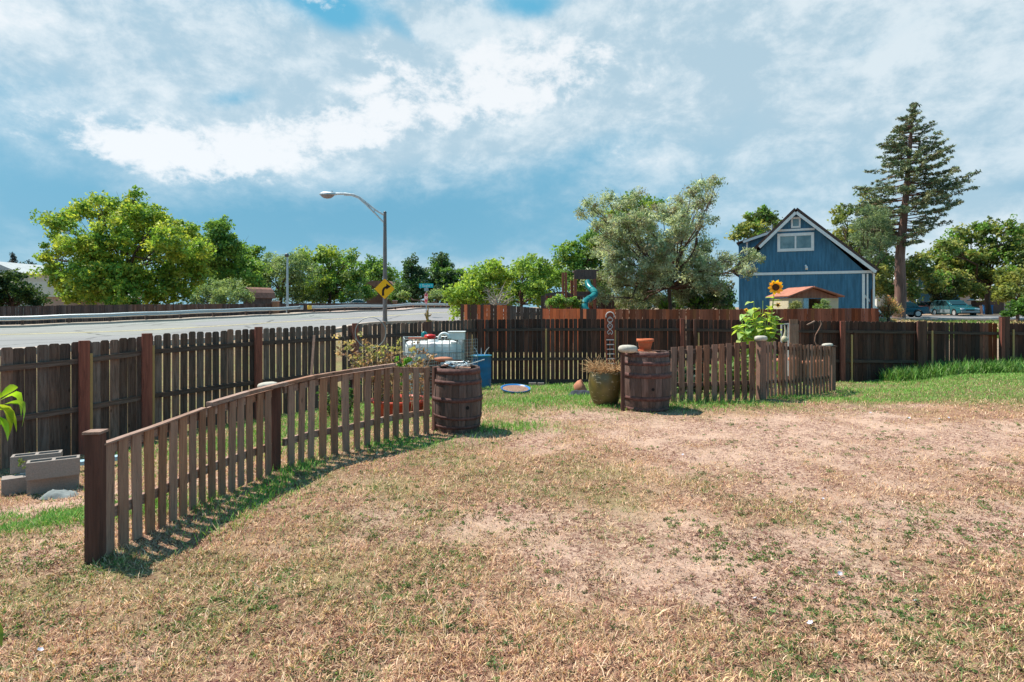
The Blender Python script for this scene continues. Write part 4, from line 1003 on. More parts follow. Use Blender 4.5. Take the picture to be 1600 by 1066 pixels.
# playhouse shed with orange roof
YS = 33.0
S = lambda px, py: (P(px, py, YS).x, P(px, py, YS).z)
ph = thing('playhouse', 'small cream playhouse with orange gabled roof before blue house', 'shed', (X(1270, YS), YS, g(X(1270, YS), YS)))
zb = g(X(1270, YS), YS)-.1
q = MB(); ztop = Z(466, YS)
for a, b in ((1232, 1255), (1262.6, 1263.6), (1288, 1310)):
    q.box(((X(a, YS)+X(b, YS))/2, YS+.05, (zb+ztop)/2), (X(b, YS)-X(a, YS), .1, ztop-zb))
q.box(((X(1264, YS)+X(1288, YS))/2, YS+.05, (zb+Z(490, YS))/2), (X(1288, YS)-X(1263.6, YS), .1, Z(490, YS)-zb))
q.box((X(1232, YS)+.04, YS+1.2, (zb+ztop)/2), (.08, 2.19, ztop-zb)); q.box((X(1310, YS)-.04, YS+1.2, (zb+ztop)/2), (.08, 2.19, ztop-zb)); q.box((X(1271, YS), YS+2.35, (zb+ztop)/2), (X(1310, YS)-X(1232, YS), .09, ztop-zb))
q.build('wall', M['cream'], ph)
q = MB(); q.box(((X(1255, YS)+X(1262.6, YS))/2, YS-.02, (zb+ztop)/2), (X(1262.6, YS)-X(1255, YS), .05, ztop-zb-.02)); q.build('door', M['paleblue'], ph)
q = MB(); q.prism([S(1231, 466), S(1311, 466), S(1268, 450)], YS-.02, YS+.08); q.build('gable', M['gablewood'], ph)
q = MB(); slab(q, S(1268, 449.5), S(1229, 464.5), YS-.3, YS+2.7, .07); slab(q, S(1268, 449.5), S(1315, 464.5), YS-.3, YS+2.7, .07); q.build('roof', M['rooforange'], ph)
for k, (px, tp, w_) in enumerate(((1290, 466, 6), (1278, 474, 6), (1243, 472, 9))):
    broadleaf('garden_weed', ['tall pale weed by right side of playhouse door', 'low green weed in playhouse doorway', 'pale yellow weeds before left playhouse wall'][k], 'plant', px, YS-1,
     [(px, tp+6, w_), (px-2, tp+14, w_+1), (px+2, tp+22, w_+1)], [WG, MG+WG, [(.30, .30, .12), (.22, .24, .09)]][k], leafpx=3.2, clump=4, per=24, limbs=False, seed=40+k, aspect=.3)

# wooden play tower with teal tube slide
YT = 29.5
pt = thing('play_tower', 'shaded brown wooden play tower with plank roof behind orange fence', 'play tower', (X(915, YT), YT, g(X(915, YT), YT)))
q = MB(); q.bar(P(897, 427.5, YT), P(932, 427.5, YT), .06, .30); q.bar(P(897, 434, YT-.02), P(932, 434, YT-.02), .06, .16); q.bar(P(897, 424, YT+.9), P(932, 424, YT+.9), 1.8, .06); q.build('roof', M['greyfence'], pt)
for dx_ in (899, 929):
    for dy in (0, 1.7):
        x = X(dx_, YT); q = MB(); q.box((x, YT+dy, (g(x, YT)+Z(436, YT))/2), (.14, .14, Z(436, YT)-g(x, YT))); q.build('post', M['brownfence'], pt)
q = MB(); q.box((X(914, YT), YT+.85, Z(462, YT)), (X(930, YT)-X(898, YT), 1.8, .08)); q.bar(P(898, 459, YT), P(930, 459, YT), .05, .2); q.build('deck', M['greyfence'], pt)
sw = thing('swing_frame', 'reddish twin post frame with crossbeam left of play tower', 'swing frame', (X(882, YT), YT, g(X(882, YT), YT)))
for px in (879.8, 884.2):
    x = X(px, YT); q = MB(); q.box((x, YT, (g(x, YT)+Z(426, YT))/2), (.11, .11, Z(426, YT)-g(x, YT))); q.build('post', M['brownfence'], sw)
q = MB(); q.bar(P(852, 461, YT+.1), P(882, 457, YT+.1), .1, .12); q.bar(P(882, 457, YT+.1), P(905, 467, YT+.1), .1, .12); q.build('beam', M['greyfence'], sw)
for px in (855, 862): x = X(px, YT); q = MB(); q.box((x, YT+.2, (g(x, YT)+Z(462, YT))/2), (.09, .09, Z(462, YT)-g(x, YT))); q.build('brace', M['brownfence'], sw)
gf = thing('garden_fence', 'low dark board fence running behind the play tower and slide', 'fence', (X(900, 32), 32, g(X(900, 32), 32)))
panel(gf, 'board_panel', (X(845, 32), 32), (X(960, 32), 32), (Z(462, 32), Z(460, 32)), .15, .146, M['greyfence'], ear=.01)
q = MB(); c = [(918, 440, 29.4), (920, 447, 29.2), (925, 452.5, 28.9), (929.5, 457, 28.5), (927, 463, 28.1), (920, 467.5, 27.8), (914, 472, 27.5), (913, 479, 27.3), (917, 486, 27.2)]
pts = [P(*a) for a in c]; fine = []
for i in range(len(pts)-1):
    p0, p1, p2, p3 = pts[max(i-1, 0)], pts[i], pts[i+1], pts[min(i+2, len(pts)-1)]
    for k in range(4):
        u = k/4; fine.append(.5*((2*p1)+(-p0+p2)*u+(2*p0-5*p1+4*p2-p3)*u*u+(-p0+3*p1-3*p2+p3)*u**3))
fine.append(pts[-1])
tsl = thing('tube_slide', 'twisting teal plastic tube slide beside the play tower', 'slide', tuple(pts[-1]))
q.tube(fine, m_px(5.2, 28.2), 14); q.build('tube', M['teal'], tsl)
q = MB()
for i in (8, 14, 20, 26):
    d = (fine[i+1]-fine[i-1]).normalized()*.025; q.tube([fine[i]-d, fine[i]+d], m_px(5.9, 28.2), 14)
q.build('joint_ring', M['teal'], tsl)

# second blue house, right
Y2 = 74.0
h2 = thing('blue_house', 'smaller blue grey house half hidden by trees above parked cars', 'house', (X(1455, Y2), Y2, g(X(1455, Y2), Y2)))
zb = g(X(1455, Y2), Y2)-.3; B = lambda px, py: (P(px, py, Y2).x, P(px, py, Y2).z)
q = MB(); q.prism([(X(1432.5, Y2), zb), (X(1500, Y2), zb), B(1500, 437), B(1460, 427), B(1432.5, 436)], Y2, Y2+9); q.build('wall', M['bluesiding2'], h2)
q = MB(); q.box((X(1428, Y2), Y2+4.5, (zb+Z(437, Y2))/2), (.7, 8, Z(437, Y2)-zb)); q.build('side_wall', M['farbrown'], h2)
q = MB(); slab(q, B(1460, 425.5), B(1426, 436.5), Y2-.4, Y2+9.4, .18); slab(q, B(1460, 425.5), B(1504, 438), Y2-.4, Y2+9.4, .18); q.build('roof', M['roofpale'], h2)
trim(h2, (1432, 451), (1470, 451), .14, Y_=Y2, off=.003); v = P(1433, 437, Y2); q = MB(); q.box((v.x, Y2-.05, (v.z+zb)/2), (.2, .1, v.z-zb)); q.build('corner_board', wt, h2)
# pale bits beyond the cars
h3 = thing('pale_house', 'pale house glimpsed behind the spruce trunk', 'house', (X(1395, 78), 78, g(X(1395, 78), 78)))
q = MB(); q.box((X(1398, 78), 81, g(X(1398, 78), 78)+1.3), (4.6, 6, 3)); q.build('wall', M['housewhite'], h3)
v = P(1398, 451, 78); q = MB(); slab(q, (v.x, v.z+.9), (v.x-3, v.z), 77.6, 84.4, .15); slab(q, (v.x, v.z+.9), (v.x+3, v.z), 77.6, 84.4, .15); q.build('roof', M['roofshingle'], h3)
h4 = thing('salmon_house', 'orange salmon house wall glimpsed under the wide olive tree', 'house', (X(1515, 84), 84, g(X(1515, 84), 84)))
q = MB(); q.box((X(1525, 84), 87, g(X(1515, 84), 84)+1.4), (11, 6, 3)); q.build('wall', M['housepink'], h4)
v = P(1525, 456, 84); q = MB(); slab(q, (v.x, v.z+1), (v.x-6, v.z), 83.6, 90.4, .15); slab(q, (v.x, v.z+1), (v.x+6, v.z), 83.6, 90.4, .15); q.build('roof', M['roofshingle'], h4)
h5 = thing('grey_shed', 'dark grey shed with blue bin under the trees at right', 'shed', (X(1553, 72), 72, g(X(1553, 72), 72)))
q = MB(); q.box((X(1553, 72), 73, g(X(1553, 72), 72)+1.0), (2.4, 2, 2.0)); q.build('wall', M['greyfence'], h5)
v = P(1553, 470, 72); q = MB(); slab(q, (v.x, v.z+.5), (v.x-1.5, v.z), 71.7, 74.3, .1); slab(q, (v.x, v.z+.5), (v.x+1.5, v.z), 71.7, 74.3, .1); q.build('roof', M['roofpale'], h5)
x = X(1543.5, 68); bn = MB(); bn.box((x, 68, g(x, 68)+.5), (.7, .6, .95)); bn.box((x, 68, g(x, 68)+1.01), (.78, .7, .07)); tag(bn.build('wheelie_bin', M['bluetray'], org=(x, 68, g(x, 68))), 'blue bin in front of the dark grey shed', 'bin')

# left: white two storey house, pinkish house, brown roofed house, shed
Yw = 78
hw = thing('white_house', 'pale house with grey roof cut by left edge', 'house', (X(0, Yw), Yw, g(X(0, Yw), Yw)))
zb = g(X(-10, Yw), Yw)-.2; B = lambda px, py: (P(px, py, Yw).x, P(px, py, Yw).z)
q = MB(); q.box(((X(-70, Yw)+X(27, Yw))/2, Yw+5, (zb+Z(426, Yw))/2), (X(27, Yw)-X(-70, Yw), 9, Z(426, Yw)-zb)); q.build('wall', M['housewhite'], hw)
q = MB(); q.prism([B(-80, 413), B(-10, 408), B(35, 426.5), B(-80, 426.5)], Yw-.4, Yw+10); q.build('roof', M['roofpale'], hw)
window(hw, -12, 434, 4, 452, Yw+.49, .14, 1)
q = MB(); q.bar(P(-80, 427.5, Yw-.45), P(35, 427.5, Yw-.45), .1, .2); q.bar(P(17, 428, Yw-.3), P(17, 470, Yw-.3), .2, .2, up=(1, 0, 0)); q.build('fascia', wt, hw)
Yp = 70
hp = thing('pink_house', 'pinkish stucco house with white roof left of the big tree', 'house', (X(80, Yp), Yp, g(X(80, Yp), Yp)))
zb = g(X(80, Yp), Yp)-.2; B = lambda px, py: (P(px, py, Yp).x, P(px, py, Yp).z)
q = MB(); q.box((X(110, Yp), Yp+4, (zb+Z(464, Yp))/2), (X(150, Yp)-X(66, Yp), 8, Z(464, Yp)-zb)); q.build('wall', M['housepink'], hp)
q = MB(); q.prism([B(60, 464), B(160, 464), B(140, 441), B(48, 441)], Yp-.4, Yp+9); q.build('roof', M['housewhite'], hp)
Yr = 108
hr = thing('brown_house', 'brown house with reddish roof behind the amber curve sign', 'house', (X(585, Yr), Yr, g(X(585, Yr), Yr)))
zb = g(X(585, Yr), Yr)-.2; B = lambda px, py: (P(px, py, Yr).x, P(px, py, Yr).z)
q = MB(); q.prism([(X(572, Yr), zb), (X(612, Yr), zb), B(612, 449), B(590, 447), B(578, 443), B(572, 447)], Yr, Yr+8); q.build('wall', M['housebrown'], hr)
q = MB(); q.prism([B(567, 447), B(571, 439), B(608, 439), B(620, 449.5), B(588, 449.5), B(576, 444)], Yr-.6, Yr+9); q.build('roof', M['roofred'], hr)
window(hr, 579, 452, 585, 459, Yr, .12); window(hr, 595, 453, 601, 460, Yr, .12)
Ys = 62
sh = thing('curved_shed', 'garden shed with curved brown roof beyond roadside fence', 'shed', (X(390, Ys), Ys, g(X(390, Ys), Ys)))
zb = g(X(390, Ys), Ys)-.1; B = lambda px, py: (P(px, py, Ys).x, P(px, py, Ys).z)
q = MB(); q.prism([(X(375, Ys), zb), (X(394, Ys), zb), B(394, 466), B(392, 459), B(388, 454), B(384, 451), B(379, 453), B(376, 458), B(375, 466)], Ys, Ys+2.6); 
sh_w = q.build('wall', M['greyfence'], sh)
q = MB()
arc = [(373.5, 466), (375, 458), (378.5, 452), (384, 449.5), (389, 452.5), (393.5, 458), (395.5, 466)]
for a, b in zip(arc, arc[1:]): slab(q, B(*a), B(*b), Ys-.15, Ys+2.9, .07)
q.build('roof', M['roofred'], sh)
for o in (sh,): o.rotation_euler.z = R(-28)
x, Yc = X(564, 84), 84
# ---------------------------------------------------------------- roadside things
def guardrail(label, pts, end=None, hb=.31, posts=True, group='steel guardrails beside the road'):
    pts = [(x, y) for x, y in pts]
    x0, y0 = pts[len(pts)//2]; t = thing('guardrail', label, 'guardrail', (x0, y0, g(x0, y0)), group)
    vs = []; pr_ = [(0, .78), (-.05, .755), (-.085, .71), (-.085, .69), (-.03, .655), (-.015, .63), (-.03, .605), (-.085, .57), (-.085, .55), (-.05, .505), (0, .48)]
    n_ = len(pr_); q = MB(); P_ = np.array(pts); dd = np.gradient(P_, axis=0); dd /= np.hypot(*dd.T)[:, None]
    for (x, y), d in zip(pts, dd):
        zb = g(x, y)
        for o_, z in pr_: vs.append((x-d[1]*(-o_)*1.0*-1, y+d[0]*(-o_)*-1, zb+z))
    for k in range(len(pts)-1):
        for j in range(n_-1): q.f.append((k*n_+j, k*n_+j+1, (k+1)*n_+j+1, (k+1)*n_+j)); q.sm.append(True)
    q.v = vs; o = q.build('rail_beam', M['galv'], t)
    md = o.modifiers.new('thick', 'SOLIDIFY'); md.thickness = .012
    L = 0
    for k in range(1, len(pts)):
        L += math.dist(pts[k], pts[k-1])
        if L >= 1.9 or k == 1:
            L = 0; x, y = pts[k]; d = dd[k]; z = g(x, y)
            q = MB(); q.box((x-d[1]*.12, y+d[0]*.12, z+.34), (.15, .15, .78), rz=math.atan2(d[1], d[0])); q.build('post', M['brick'] if k % 3 == 0 else M['bark'], t)
    if end:
        x, y = pts[0 if end > 0 else -1]; z = g(x, y)
        q = MB(); q.lathe([(.18, .44), (.2, .5), (.2, .78), (.18, .82)], (x, y, z), 12); q.build('end_terminal', M['yellow'] if end > 0 else M['galv'], t)
    return t
gl = offset(FAR, 1.2, 400)
pxs = gl[:, 0]/np.maximum(gl[:, 1], 1)*F+800
r1 = [tuple(p) for p, q in zip(gl, pxs) if -200 < q < 474 and p[1] > 15]
r2 = [tuple(p) for p, q in zip(gl, pxs) if 482 < q < 740 and p[1] > 15]
guardrail('long steel guardrail along left part of far road edge', r1[::2], end=-1)
guardrail('second steel guardrail with yellow end, right of thin pole', r2[::2], end=1)

# street lamp with the curve warning sign
YL = 34.5; xl = X(601.5, YL); zl = g(xl, YL)
lamp = thing('street_lamp', 'tall street lamp with long curved arm over the road', 'street lamp', (xl, YL, zl))
ztop = Z(333, YL)
q = MB(); q.tube([(xl, YL, zl-.1), (xl, YL, zl+4), (xl, YL, ztop)], [.125, .11, .085], 14); q.build('pole', M['lamppole'], lamp)
q = MB(); q.lathe([(.22, 0), (.22, .05), (.15, .12), (.13, .4)], (xl, YL, zl), 14); q.build('base', M['lamppole'], lamp)
q = MB(); q.lathe([(.095, 0), (.095, .05), (.04, .10)], (xl, YL, ztop), 12); q.build('pole_cap', M['darkwire'], lamp)
up_ = [P(601, 336.5, YL), P(588, 329, YL), P(574, 318, YL), P(563, 309, YL), P(553, 304.6, YL), P(540, 303, YL), P(520, 303, YL)]
lo_ = [P(601, 349, YL), P(587, 334.5, YL), P(572, 319.5, YL), P(560, 309, YL), P(549, 305, YL), P(538, 304.6, YL)]
q = MB(); q.tube(up_, [.055]*4+[.065]*3, 8); q.tube(lo_, .05, 8); q.bar(P(585, 326.5, YL), P(585, 332.5, YL), .04, .05, up=(1, 0, 0)); q.build('arm', M['lampmetal'], lamp)
hd = P(513, 304, YL); q = MB()
q.lathe([(.02, .14), (.28, .11), (.36, .02), (.34, -.03)][::-1], (hd.x, hd.y, hd.z), 18, sx=1.45, sy=.62); q.box((hd.x+.22, hd.y, hd.z+.15), (.07, .07, .12)); head = q.build('lamp_head', M['lampmetal'], lamp)
q = MB(); q.lathe([(.03, -.24), (.16, -.21), (.26, -.12), (.31, -.035)], (hd.x-.05, hd.y, hd.z), 18, sx=1.3, sy=.62); q.build('lens', M['lampglass'], head)
sg = thing('curve_sign', 'amber diamond sign with black right curve arrow on lamp pole', 'sign', (xl, YL-.16, zl+1))
cs = P(601, 451.5, YL-.17); hs = m_px(16, YL)
def rounded_diamond(h, r):
    pts = []
    for k in range(4):
        a0 = math.pi/2*k; cx, cz = (h-r*1.414)*math.cos(a0), (h-r*1.414)*math.sin(a0)
        for j in range(5): a = a0-math.pi/4+math.pi/2*j/4; pts.append((cx+r*math.cos(a), cz+r*math.sin(a)))
    return pts
q = MB(); q.prism(rounded_diamond(hs, .06), cs.y-.006, cs.y+.006, Matrix.Translation((cs.x, 0, cs.z))); fc = q.build('sign_plate', M['yellowsign'], sg)
def flat_poly(parent, poly, cx, y, cz, material, name, s=1.0, t=.004):
    q = MB(); q.prism([(a*s, b*s) for a, b in poly], y-t, y, Matrix.Translation((cx, 0, cz))); return q.build(name, material, parent)
sh_o = []; 
for k in range(9): a = math.pi-(math.pi/2)*k/8*.95; sh_o.append((.24+.42*math.cos(a), -.14+.42*math.sin(a)))
sh_i = []
for k in range(9): a = math.pi-(math.pi/2)*k/8*.95; sh_i.append((.24+.25*math.cos(a), -.14+.25*math.sin(a)))
q = MB(); s_ = hs*1.25; ocx, oz = cs.x-.02, cs.z-.04
vs = []; yy = cs.y-.011
strip_o = [(-.18, -.48)]+sh_o; strip_i = [(-.01, -.48)]+sh_i
for a, b in zip(strip_o, strip_i): vs += [(ocx+a[0]*s_, yy, oz+a[1]*s_), (ocx+b[0]*s_, yy, oz+b[1]*s_)]
q.add(vs, [(2*i, 2*i+2, 2*i+3, 2*i+1) for i in range(len(strip_o)-1)])
q.add([(ocx+a*s_, yy, oz+b*s_) for a, b in ((.16, .46), (.16, .0), (.50, .24))], [(0, 2, 1)]); q.build('arrow', M['signback'], fc)
q = MB(); q.bar((cs.x, YL-.14, cs.z+.3), (cs.x, YL-.14, cs.z-.5), .04, .03, up=(0, 1, 0)); q.build('bracket', M['galv'], sg)

# thin grey pole farther on
Yq = 56.0; x = X(449, Yq); z = g(x, Yq)
tp = thing('thin_pole', 'thin grey pole with small head before the grey green willow', 'pole', (x, Yq, z))
q = MB(); q.tube([(x, Yq, z), (x, Yq, Z(402, Yq))], [.12, .085], 10); q.build('pole', M['galv'], tp)
q = MB(); q.lathe([(.10, 0), (.20, .08), (.20, .26), (.08, .34)], (x-.05, Yq, Z(402, Yq)), 10); q.build('head', M['darkwire'], tp)

# street name and stop sign
def text_mesh(body, size, extr=.002):
    cu = bpy.data.curves.new('lettering', 'FONT'); cu.body = body; cu.size = size; cu.align_x = 'CENTER'; cu.align_y = 'CENTER'; cu.extrude = extr
    tmp = bpy.data.objects.new('lettering', cu); COL.objects.link(tmp); bpy.context.view_layer.update()
    me = bpy.data.meshes.new_from_object(tmp.evaluated_get(bpy.context.evaluated_depsgraph_get())); bpy.data.objects.remove(tmp); return me
Yn = 48.0; x = X(666, Yn); z = g(x, Yn)
ss = thing('stop_sign', 'red stop sign seen from the side under a teal street name blade', 'sign', (x, Yn, z))
q = MB(); q.bar((x, Yn, z-.1), (x, Yn, Z(443, Yn)), .06, .06, up=(0, 1, 0)); q.build('post', M['galv'], ss)
q = MB(); q.box((x, Yn-.04, Z(446.5, Yn)), (1.12, .02, .33)); bl = q.build('street_name_blade', M['signgreen'], ss)
me = text_mesh('Eagle', .30); o = link('lettering', me, M['white'], bl); o.location = (.0, -.055, Z(446.5, Yn)-z); o.rotation_euler = (R(90), 0, 0)
me = text_mesh('E', .17); o = link('lettering', me, M['white'], bl); o.location = (-.44, -.055, Z(446.2, Yn)-z); o.rotation_euler = (R(90), 0, 0)
me = text_mesh('St', .17); o = link('lettering', me, M['white'], bl); o.location = (.43, -.055, Z(446.2, Yn)-z); o.rotation_euler = (R(90), 0, 0)
q = MB(); q.box((x, Yn-.02, Z(452.5, Yn)), (.30, .3, .24)); q.build('cross_street_blade', M['signgrey'], ss)
oct_ = [(.50*math.cos(math.pi/8+math.pi/4*k), .50*math.sin(math.pi/8+math.pi/4*k)) for k in range(8)]
Mo = Matrix.Translation((x, Yn-.06, Z(466, Yn))) @ Matrix.Rotation(R(-64), 4, 'Z')
q = MB(); q.prism(oct_, -.006, .006, Mo); of = q.build('stop_plate', M['stopred'], ss)
q = MB(); inn = [(a*.9, b*.9) for a, b in oct_]; inn2 = [(a*.85, b*.85) for a, b in oct_]
q.add([Mo @ Vector((a, -.0075, b)) for a, b in inn]+[Mo @ Vector((a, -.0075, b)) for a, b in inn2], [(k, (k+1) % 8, (k+1) % 8+8, k+8) for k in range(8)]); q.build('border', M['white'], of)
me = text_mesh('STOP', .32); o = link('lettering', me, M['white'], of); o.matrix_local = Matrix.Translation(-ORG[ss]) @ Mo @ Matrix.Translation((0, -.009, 0)) @ Matrix.Rotation(R(90), 4, 'X')

# parked cars
def car(name, label, px, Y, ang, L, paint, kind='wagon', clad=None, group=None):
    x = X(px, Y); z = g(x, Y)+.06; W = 1.78
    t = thing(name, label, 'car', (x, Y, z), group, rz=ang)
    Hh = 1.48 if kind == 'wagon' else 1.36
    if kind == 'wagon':
        lower = [(-.50, .32), (-.505, .62), (-.48, .92), (-.20, .95), (.16, .93), (.30, .86), (.46, .76), (.50, .62), (.50, .34)]
        cab = [(-.475, .92), (-.43, 1.36), (-.36, 1.45), (-.12, Hh), (.03, 1.44), (.19, .93)]
    else:
        lower = [(-.50, .34), (-.505, .62), (-.49, .90), (-.32, .93), (.18, .90), (.32, .84), (.47, .72), (.50, .60), (.50, .34)]
        cab = [(-.33, .92), (-.20, 1.30), (-.12, Hh), (.04, Hh-.02), (.20, .91)]
    def arch(cx):   # wheel arch notches on the sill line
        return [(cx+.36*math.cos(a), .30+.36*math.sin(a)) for a in np.linspace(0, math.pi, 9)]
    wx = (-.30*L, .32*L)
    out = [(a*L, b) for a, b in lower]+[(wx[1]+.36, .24)]+[p for p in arch(wx[1])][0:]+[(wx[1]-.36, .22), (wx[0]+.36, .22)]+arch(wx[0])+[(wx[0]-.36, .26)]
    def loft(poly, widths, name_, m_, bev=.05):
        n = len(poly); q = MB(); vs = []
        for s_ in (-1, 1):
            for (a, b), w_ in zip(poly, widths): vs.append((a, s_*w_/2, b))
        q.add(vs, [tuple(range(n)), tuple(range(2*n-1, n-1, -1))]+[(i, i+n, (i+1) % n+n, (i+1) % n) for i in range(n)]); return q.build(name_, m_, t, local=True, bevel=bev)
    body = loft(out, [W*(1-.10*max(0, (abs(a)/(L/2))-.8)*5) for a, b in out], 'body', paint, .045)
    cp = [(a*L, b) for a, b in cab]; cabin = loft(cp, [W*.97-(b-.9)*.62 for a, b in cp], 'roof', paint, .05)
    # side and end glass set proud of the cabin
    q = MB(); up = [(a*.93*L+(-.01*L if kind == 'wagon' else 0), (b-.92)*.84+.965) for a, b in cab]
    wd = [W*.97-(b-.9)*.62+.024 for a, b in up]; n = len(up)
    for s_ in (-1, 1):
        q.add([(a, s_*w_/2, b) for (a, b), w_ in zip(up, wd)]+[(a, s_*(w_/2-.03), b) for (a, b), w_ in zip(up, wd)], [tuple(range(n)) if s_ < 0 else tuple(range(n))[::-1]]+[(i, i+n, (i+1) % n+n, (i+1) % n) for i in range(n)])
    a, b = cp[-2], cp[-1]
    q.bar((a[0]*.2+b[0]*.8+.03, 0, a[1]*.2+b[1]*.8+.02), (a[0]*.88+b[0]*.12+.03, 0, a[1]*.88+b[1]*.12+.02), W*.72, .03)
    a, b = cp[1], cp[0]
    q.bar((a[0]*.25+b[0]*.75-.03, 0, a[1]*.25+b[1]*.75+.02), (a[0]*.9+b[0]*.1-.03, 0, a[1]*.9+b[1]*.1+.02), W*.70, .03)
    q.build('window_glass', M['glass'], t, local=True)
    q = MB()
    for px_ in ((-.17, -.01) if kind != 'wagon' else (-.27, -.10, .055)):
        for s_ in (-1, 1): q.box((px_*L, s_*(W*.46-.10), 1.18), (.07, .10, .50), rx=s_*R(16))
    q.build('pillar', paint, t, local=True)
    for cx in wx:
        for s_ in (-1, 1):
            q = MB(); c = (cx, s_*(W/2-.12), .31); r_ = .31
            q.tube([(c[0], c[1]-.10, c[2]), (c[0], c[1]+.10, c[2])], r_, 20, smooth=False); wh = q.build('wheel', M['tyre'], t, local=True)
            q = MB(); q.tube([(c[0], c[1]+s_*.085, c[2]), (c[0], c[1]+s_*.108, c[2])], .20, 16, smooth=False); q.build('rim', M['rimm'], wh, local=True)
    for s_ in (-1, 1):
        q = MB(); q.box((.487*L, s_*.62, .66), (.10, .34, .13), rz=s_*R(-12)); q.build('headlight', M['headlamp'], t, local=True)
        q = MB(); q.box((-.492*L, s_*.70, .78), (.08, .20, .20)); q.build('tail_light', M['stopred'], t, local=True)
        q = MB(); q.box((.17*L, s_*(W/2+.07), .98), (.12, .18, .12)); q.build('mirror', paint, t, local=True)
    if clad:
        q = MB()
        for s_ in (-1, 1): q.box((.01*L, s_*(W/2+.008), .46), (.40*L, .03, .30))
        q.build('side_cladding', clad, t, local=True)
    q = MB(); q.box((.505*L, 0, .40), (.12, W*.86, .16)); q.box((-.505*L, 0, .42), (.12, W*.86, .18)); q.build('bumper', clad or paint, t, local=True, bevel=.02)
    q = MB(); q.box((.502*L, 0, .56), (.05, .7, .12)); q.build('grille', M['black'], t, local=True)
    return t
car('parked_wagon', 'teal green wagon with grey lower doors parked across the street', 1490, 56, R(-94), 4.5, M['cargreen'], 'wagon', M['cargrey'])
car('parked_car', 'dark teal car, rear half hidden behind the tall spruce trunk', 1403, 54, R(165), 4.3, M['carteal'], 'sedan')
car('parked_car', 'dark red car parked left of the teal green wagon', 1447, 64, R(-70), 4.3, M['carred'], 'sedan')
car('parked_car', 'pale blue car roof visible over roadside fence left of brown house', 563, 84, R(10), 4.4, M['carlight'], 'sedan')
car('parked_car', 'white car on the road far beyond the stop sign', 722, 118, R(-60), 4.4, M['carlight'], 'sedan')
for px, Y_, zz_ in ((563, 84, .25), (722, 118, .35)): pass
# ---------------------------------------------------------------- things in the yard
def barrel(px, Y, top_py, rmax_px, label, seed, hoops, tilt=0, rot=0):
    rr = random.Random(seed); x = X(px, Y); z = g(x, Y)-.01; h = Z(top_py, Y)-z; rm = m_px(rmax_px, Y); re = rm*.86
    t = thing('barrel', label, 'barrel', (x, Y, z), 'old oak barrels at the picket fence gaps', rz=rot)
    t.rotation_euler = (R(tilt), R(tilt*.5), rot)
    rad = lambda v: re+(rm-re)*(1-(2*v-1)**2)
    n = 22; q = MB()
    for k in range(n):      # each stave a curved plank with its own small offset
        a0 = 2*math.pi*k/n; a1 = 2*math.pi*(k+1)/n; e = .006; off = rr.uniform(-.003, .003); vs = []; m = 14
        for j in range(m+1):
            v = j/m; r_ = rad(v)+off; gap = .0018/r_*1.0
            for a in (a0+gap, (a0+a1)/2, a1-gap): vs.append((r_*math.cos(a), r_*math.sin(a), v*(h+off*2)))
            for a in (a1-gap, a0+gap): vs.append(((r_-.028)*math.cos(a), (r_-.028)*math.sin(a), v*(h+off*2)))
        fs = [(j*5+i, j*5+(i+1) % 5, (j+1)*5+(i+1) % 5, (j+1)*5+i) for j in range(m) for i in range(5)]+[(4, 3, 2, 1, 0), tuple(m*5+i for i in range(5))]
        q.add(vs, fs)
    q.build('stave_wall', M['stave'], t, local=True)
    q = MB()
    for k in range(5):
        w_ = 2*re/5; xx = -re+w_*(k+.5); hl = math.sqrt(max(0, (re-.03)**2-(abs(xx)+w_*.3)**2)); q.box((xx*.96, 0, h-.035), (w_*.94, 2*hl, .02))
    q.build('head', M['picket_rail'], t, local=True)
    for v0, v1, tl in hoops:
        q = MB(); m = 44; vs = []
        for j in range(m):
            a = 2*math.pi*j/m; d = tl*math.cos(a-2.3)
            for v, o_ in ((v0, .004), (v0, .0075), (v1, .0075), (v1, .004)):
                vv = v+d; vs.append(((rad(vv)+o_)*math.cos(a), (rad(vv)+o_)*math.sin(a), vv*h))
        q.add(vs, [(4*j+i, 4*((j+1) % m)+i, 4*((j+1) % m)+(i+1) % 4, 4*j+(i+1) % 4) for j in range(m) for i in range(4)], True)
        q.build('hoop', M['hoop'], t, local=True)
    return t, h, z, rm
hp_ = [(.005, .075, 0), (.20, .265, 0), (.575, .655, 0), (.785, .85, 0), (.925, .998, 0)]
hl_ = [(.005, .04, 0), (.09, .135, .0), (.25, .295, .025), (.50, .565, .0), (.765, .825, 0), (.915, .998, 0)]
bL, hL, zL, rL = barrel(714.5, 7.95, 573, 38.5, 'weathered oak barrel with tangled wires on top at end of left picket fence', 1, hl_, 1.2)
bR, hR, zR, rR = barrel(1010.5, 9.55, 549, 37.5, 'weathered oak barrel holding the terracotta pot, beside the glazed urn', 2, hp_)
for t, a, h, rm, zz_ in ((bL, R(-62), hL, rL, .42), (bR, R(-88), hR, rR, .40)):
    r_ = rm*.995; q = MB(); q.tube([((r_-.02)*math.cos(a), (r_-.02)*math.sin(a), zz_*h), ((r_+.0035)*math.cos(a), (r_+.0035)*math.sin(a), zz_*h)], .024, 14); q.build('bung_hole', M['black'], t, local=True)
# terracotta pot on the right barrel
x, y, z = X(1008, 9.5), 9.5, zR+hR+.0
pot = thing('flower_pot', 'terracotta flower pot with saucer standing on the right barrel', 'pot', (x, y, z))
s_ = m_px(1, 9.5)
q = MB(); q.lathe([(.085, .022), (.112, .15), (.128, .152), (.132, .155), (.132, .198), (.118, .198), (.115, .15), (.09, .05)], n=26, capt=False); q.build('pot', M['terracotta'], pot, local=True)
q = MB(); q.lathe([(.085, 0), (.108, .004), (.112, .03), (.104, .03), (.10, .012)], n=26); q.build('saucer', M['terracotta'], pot, local=True)
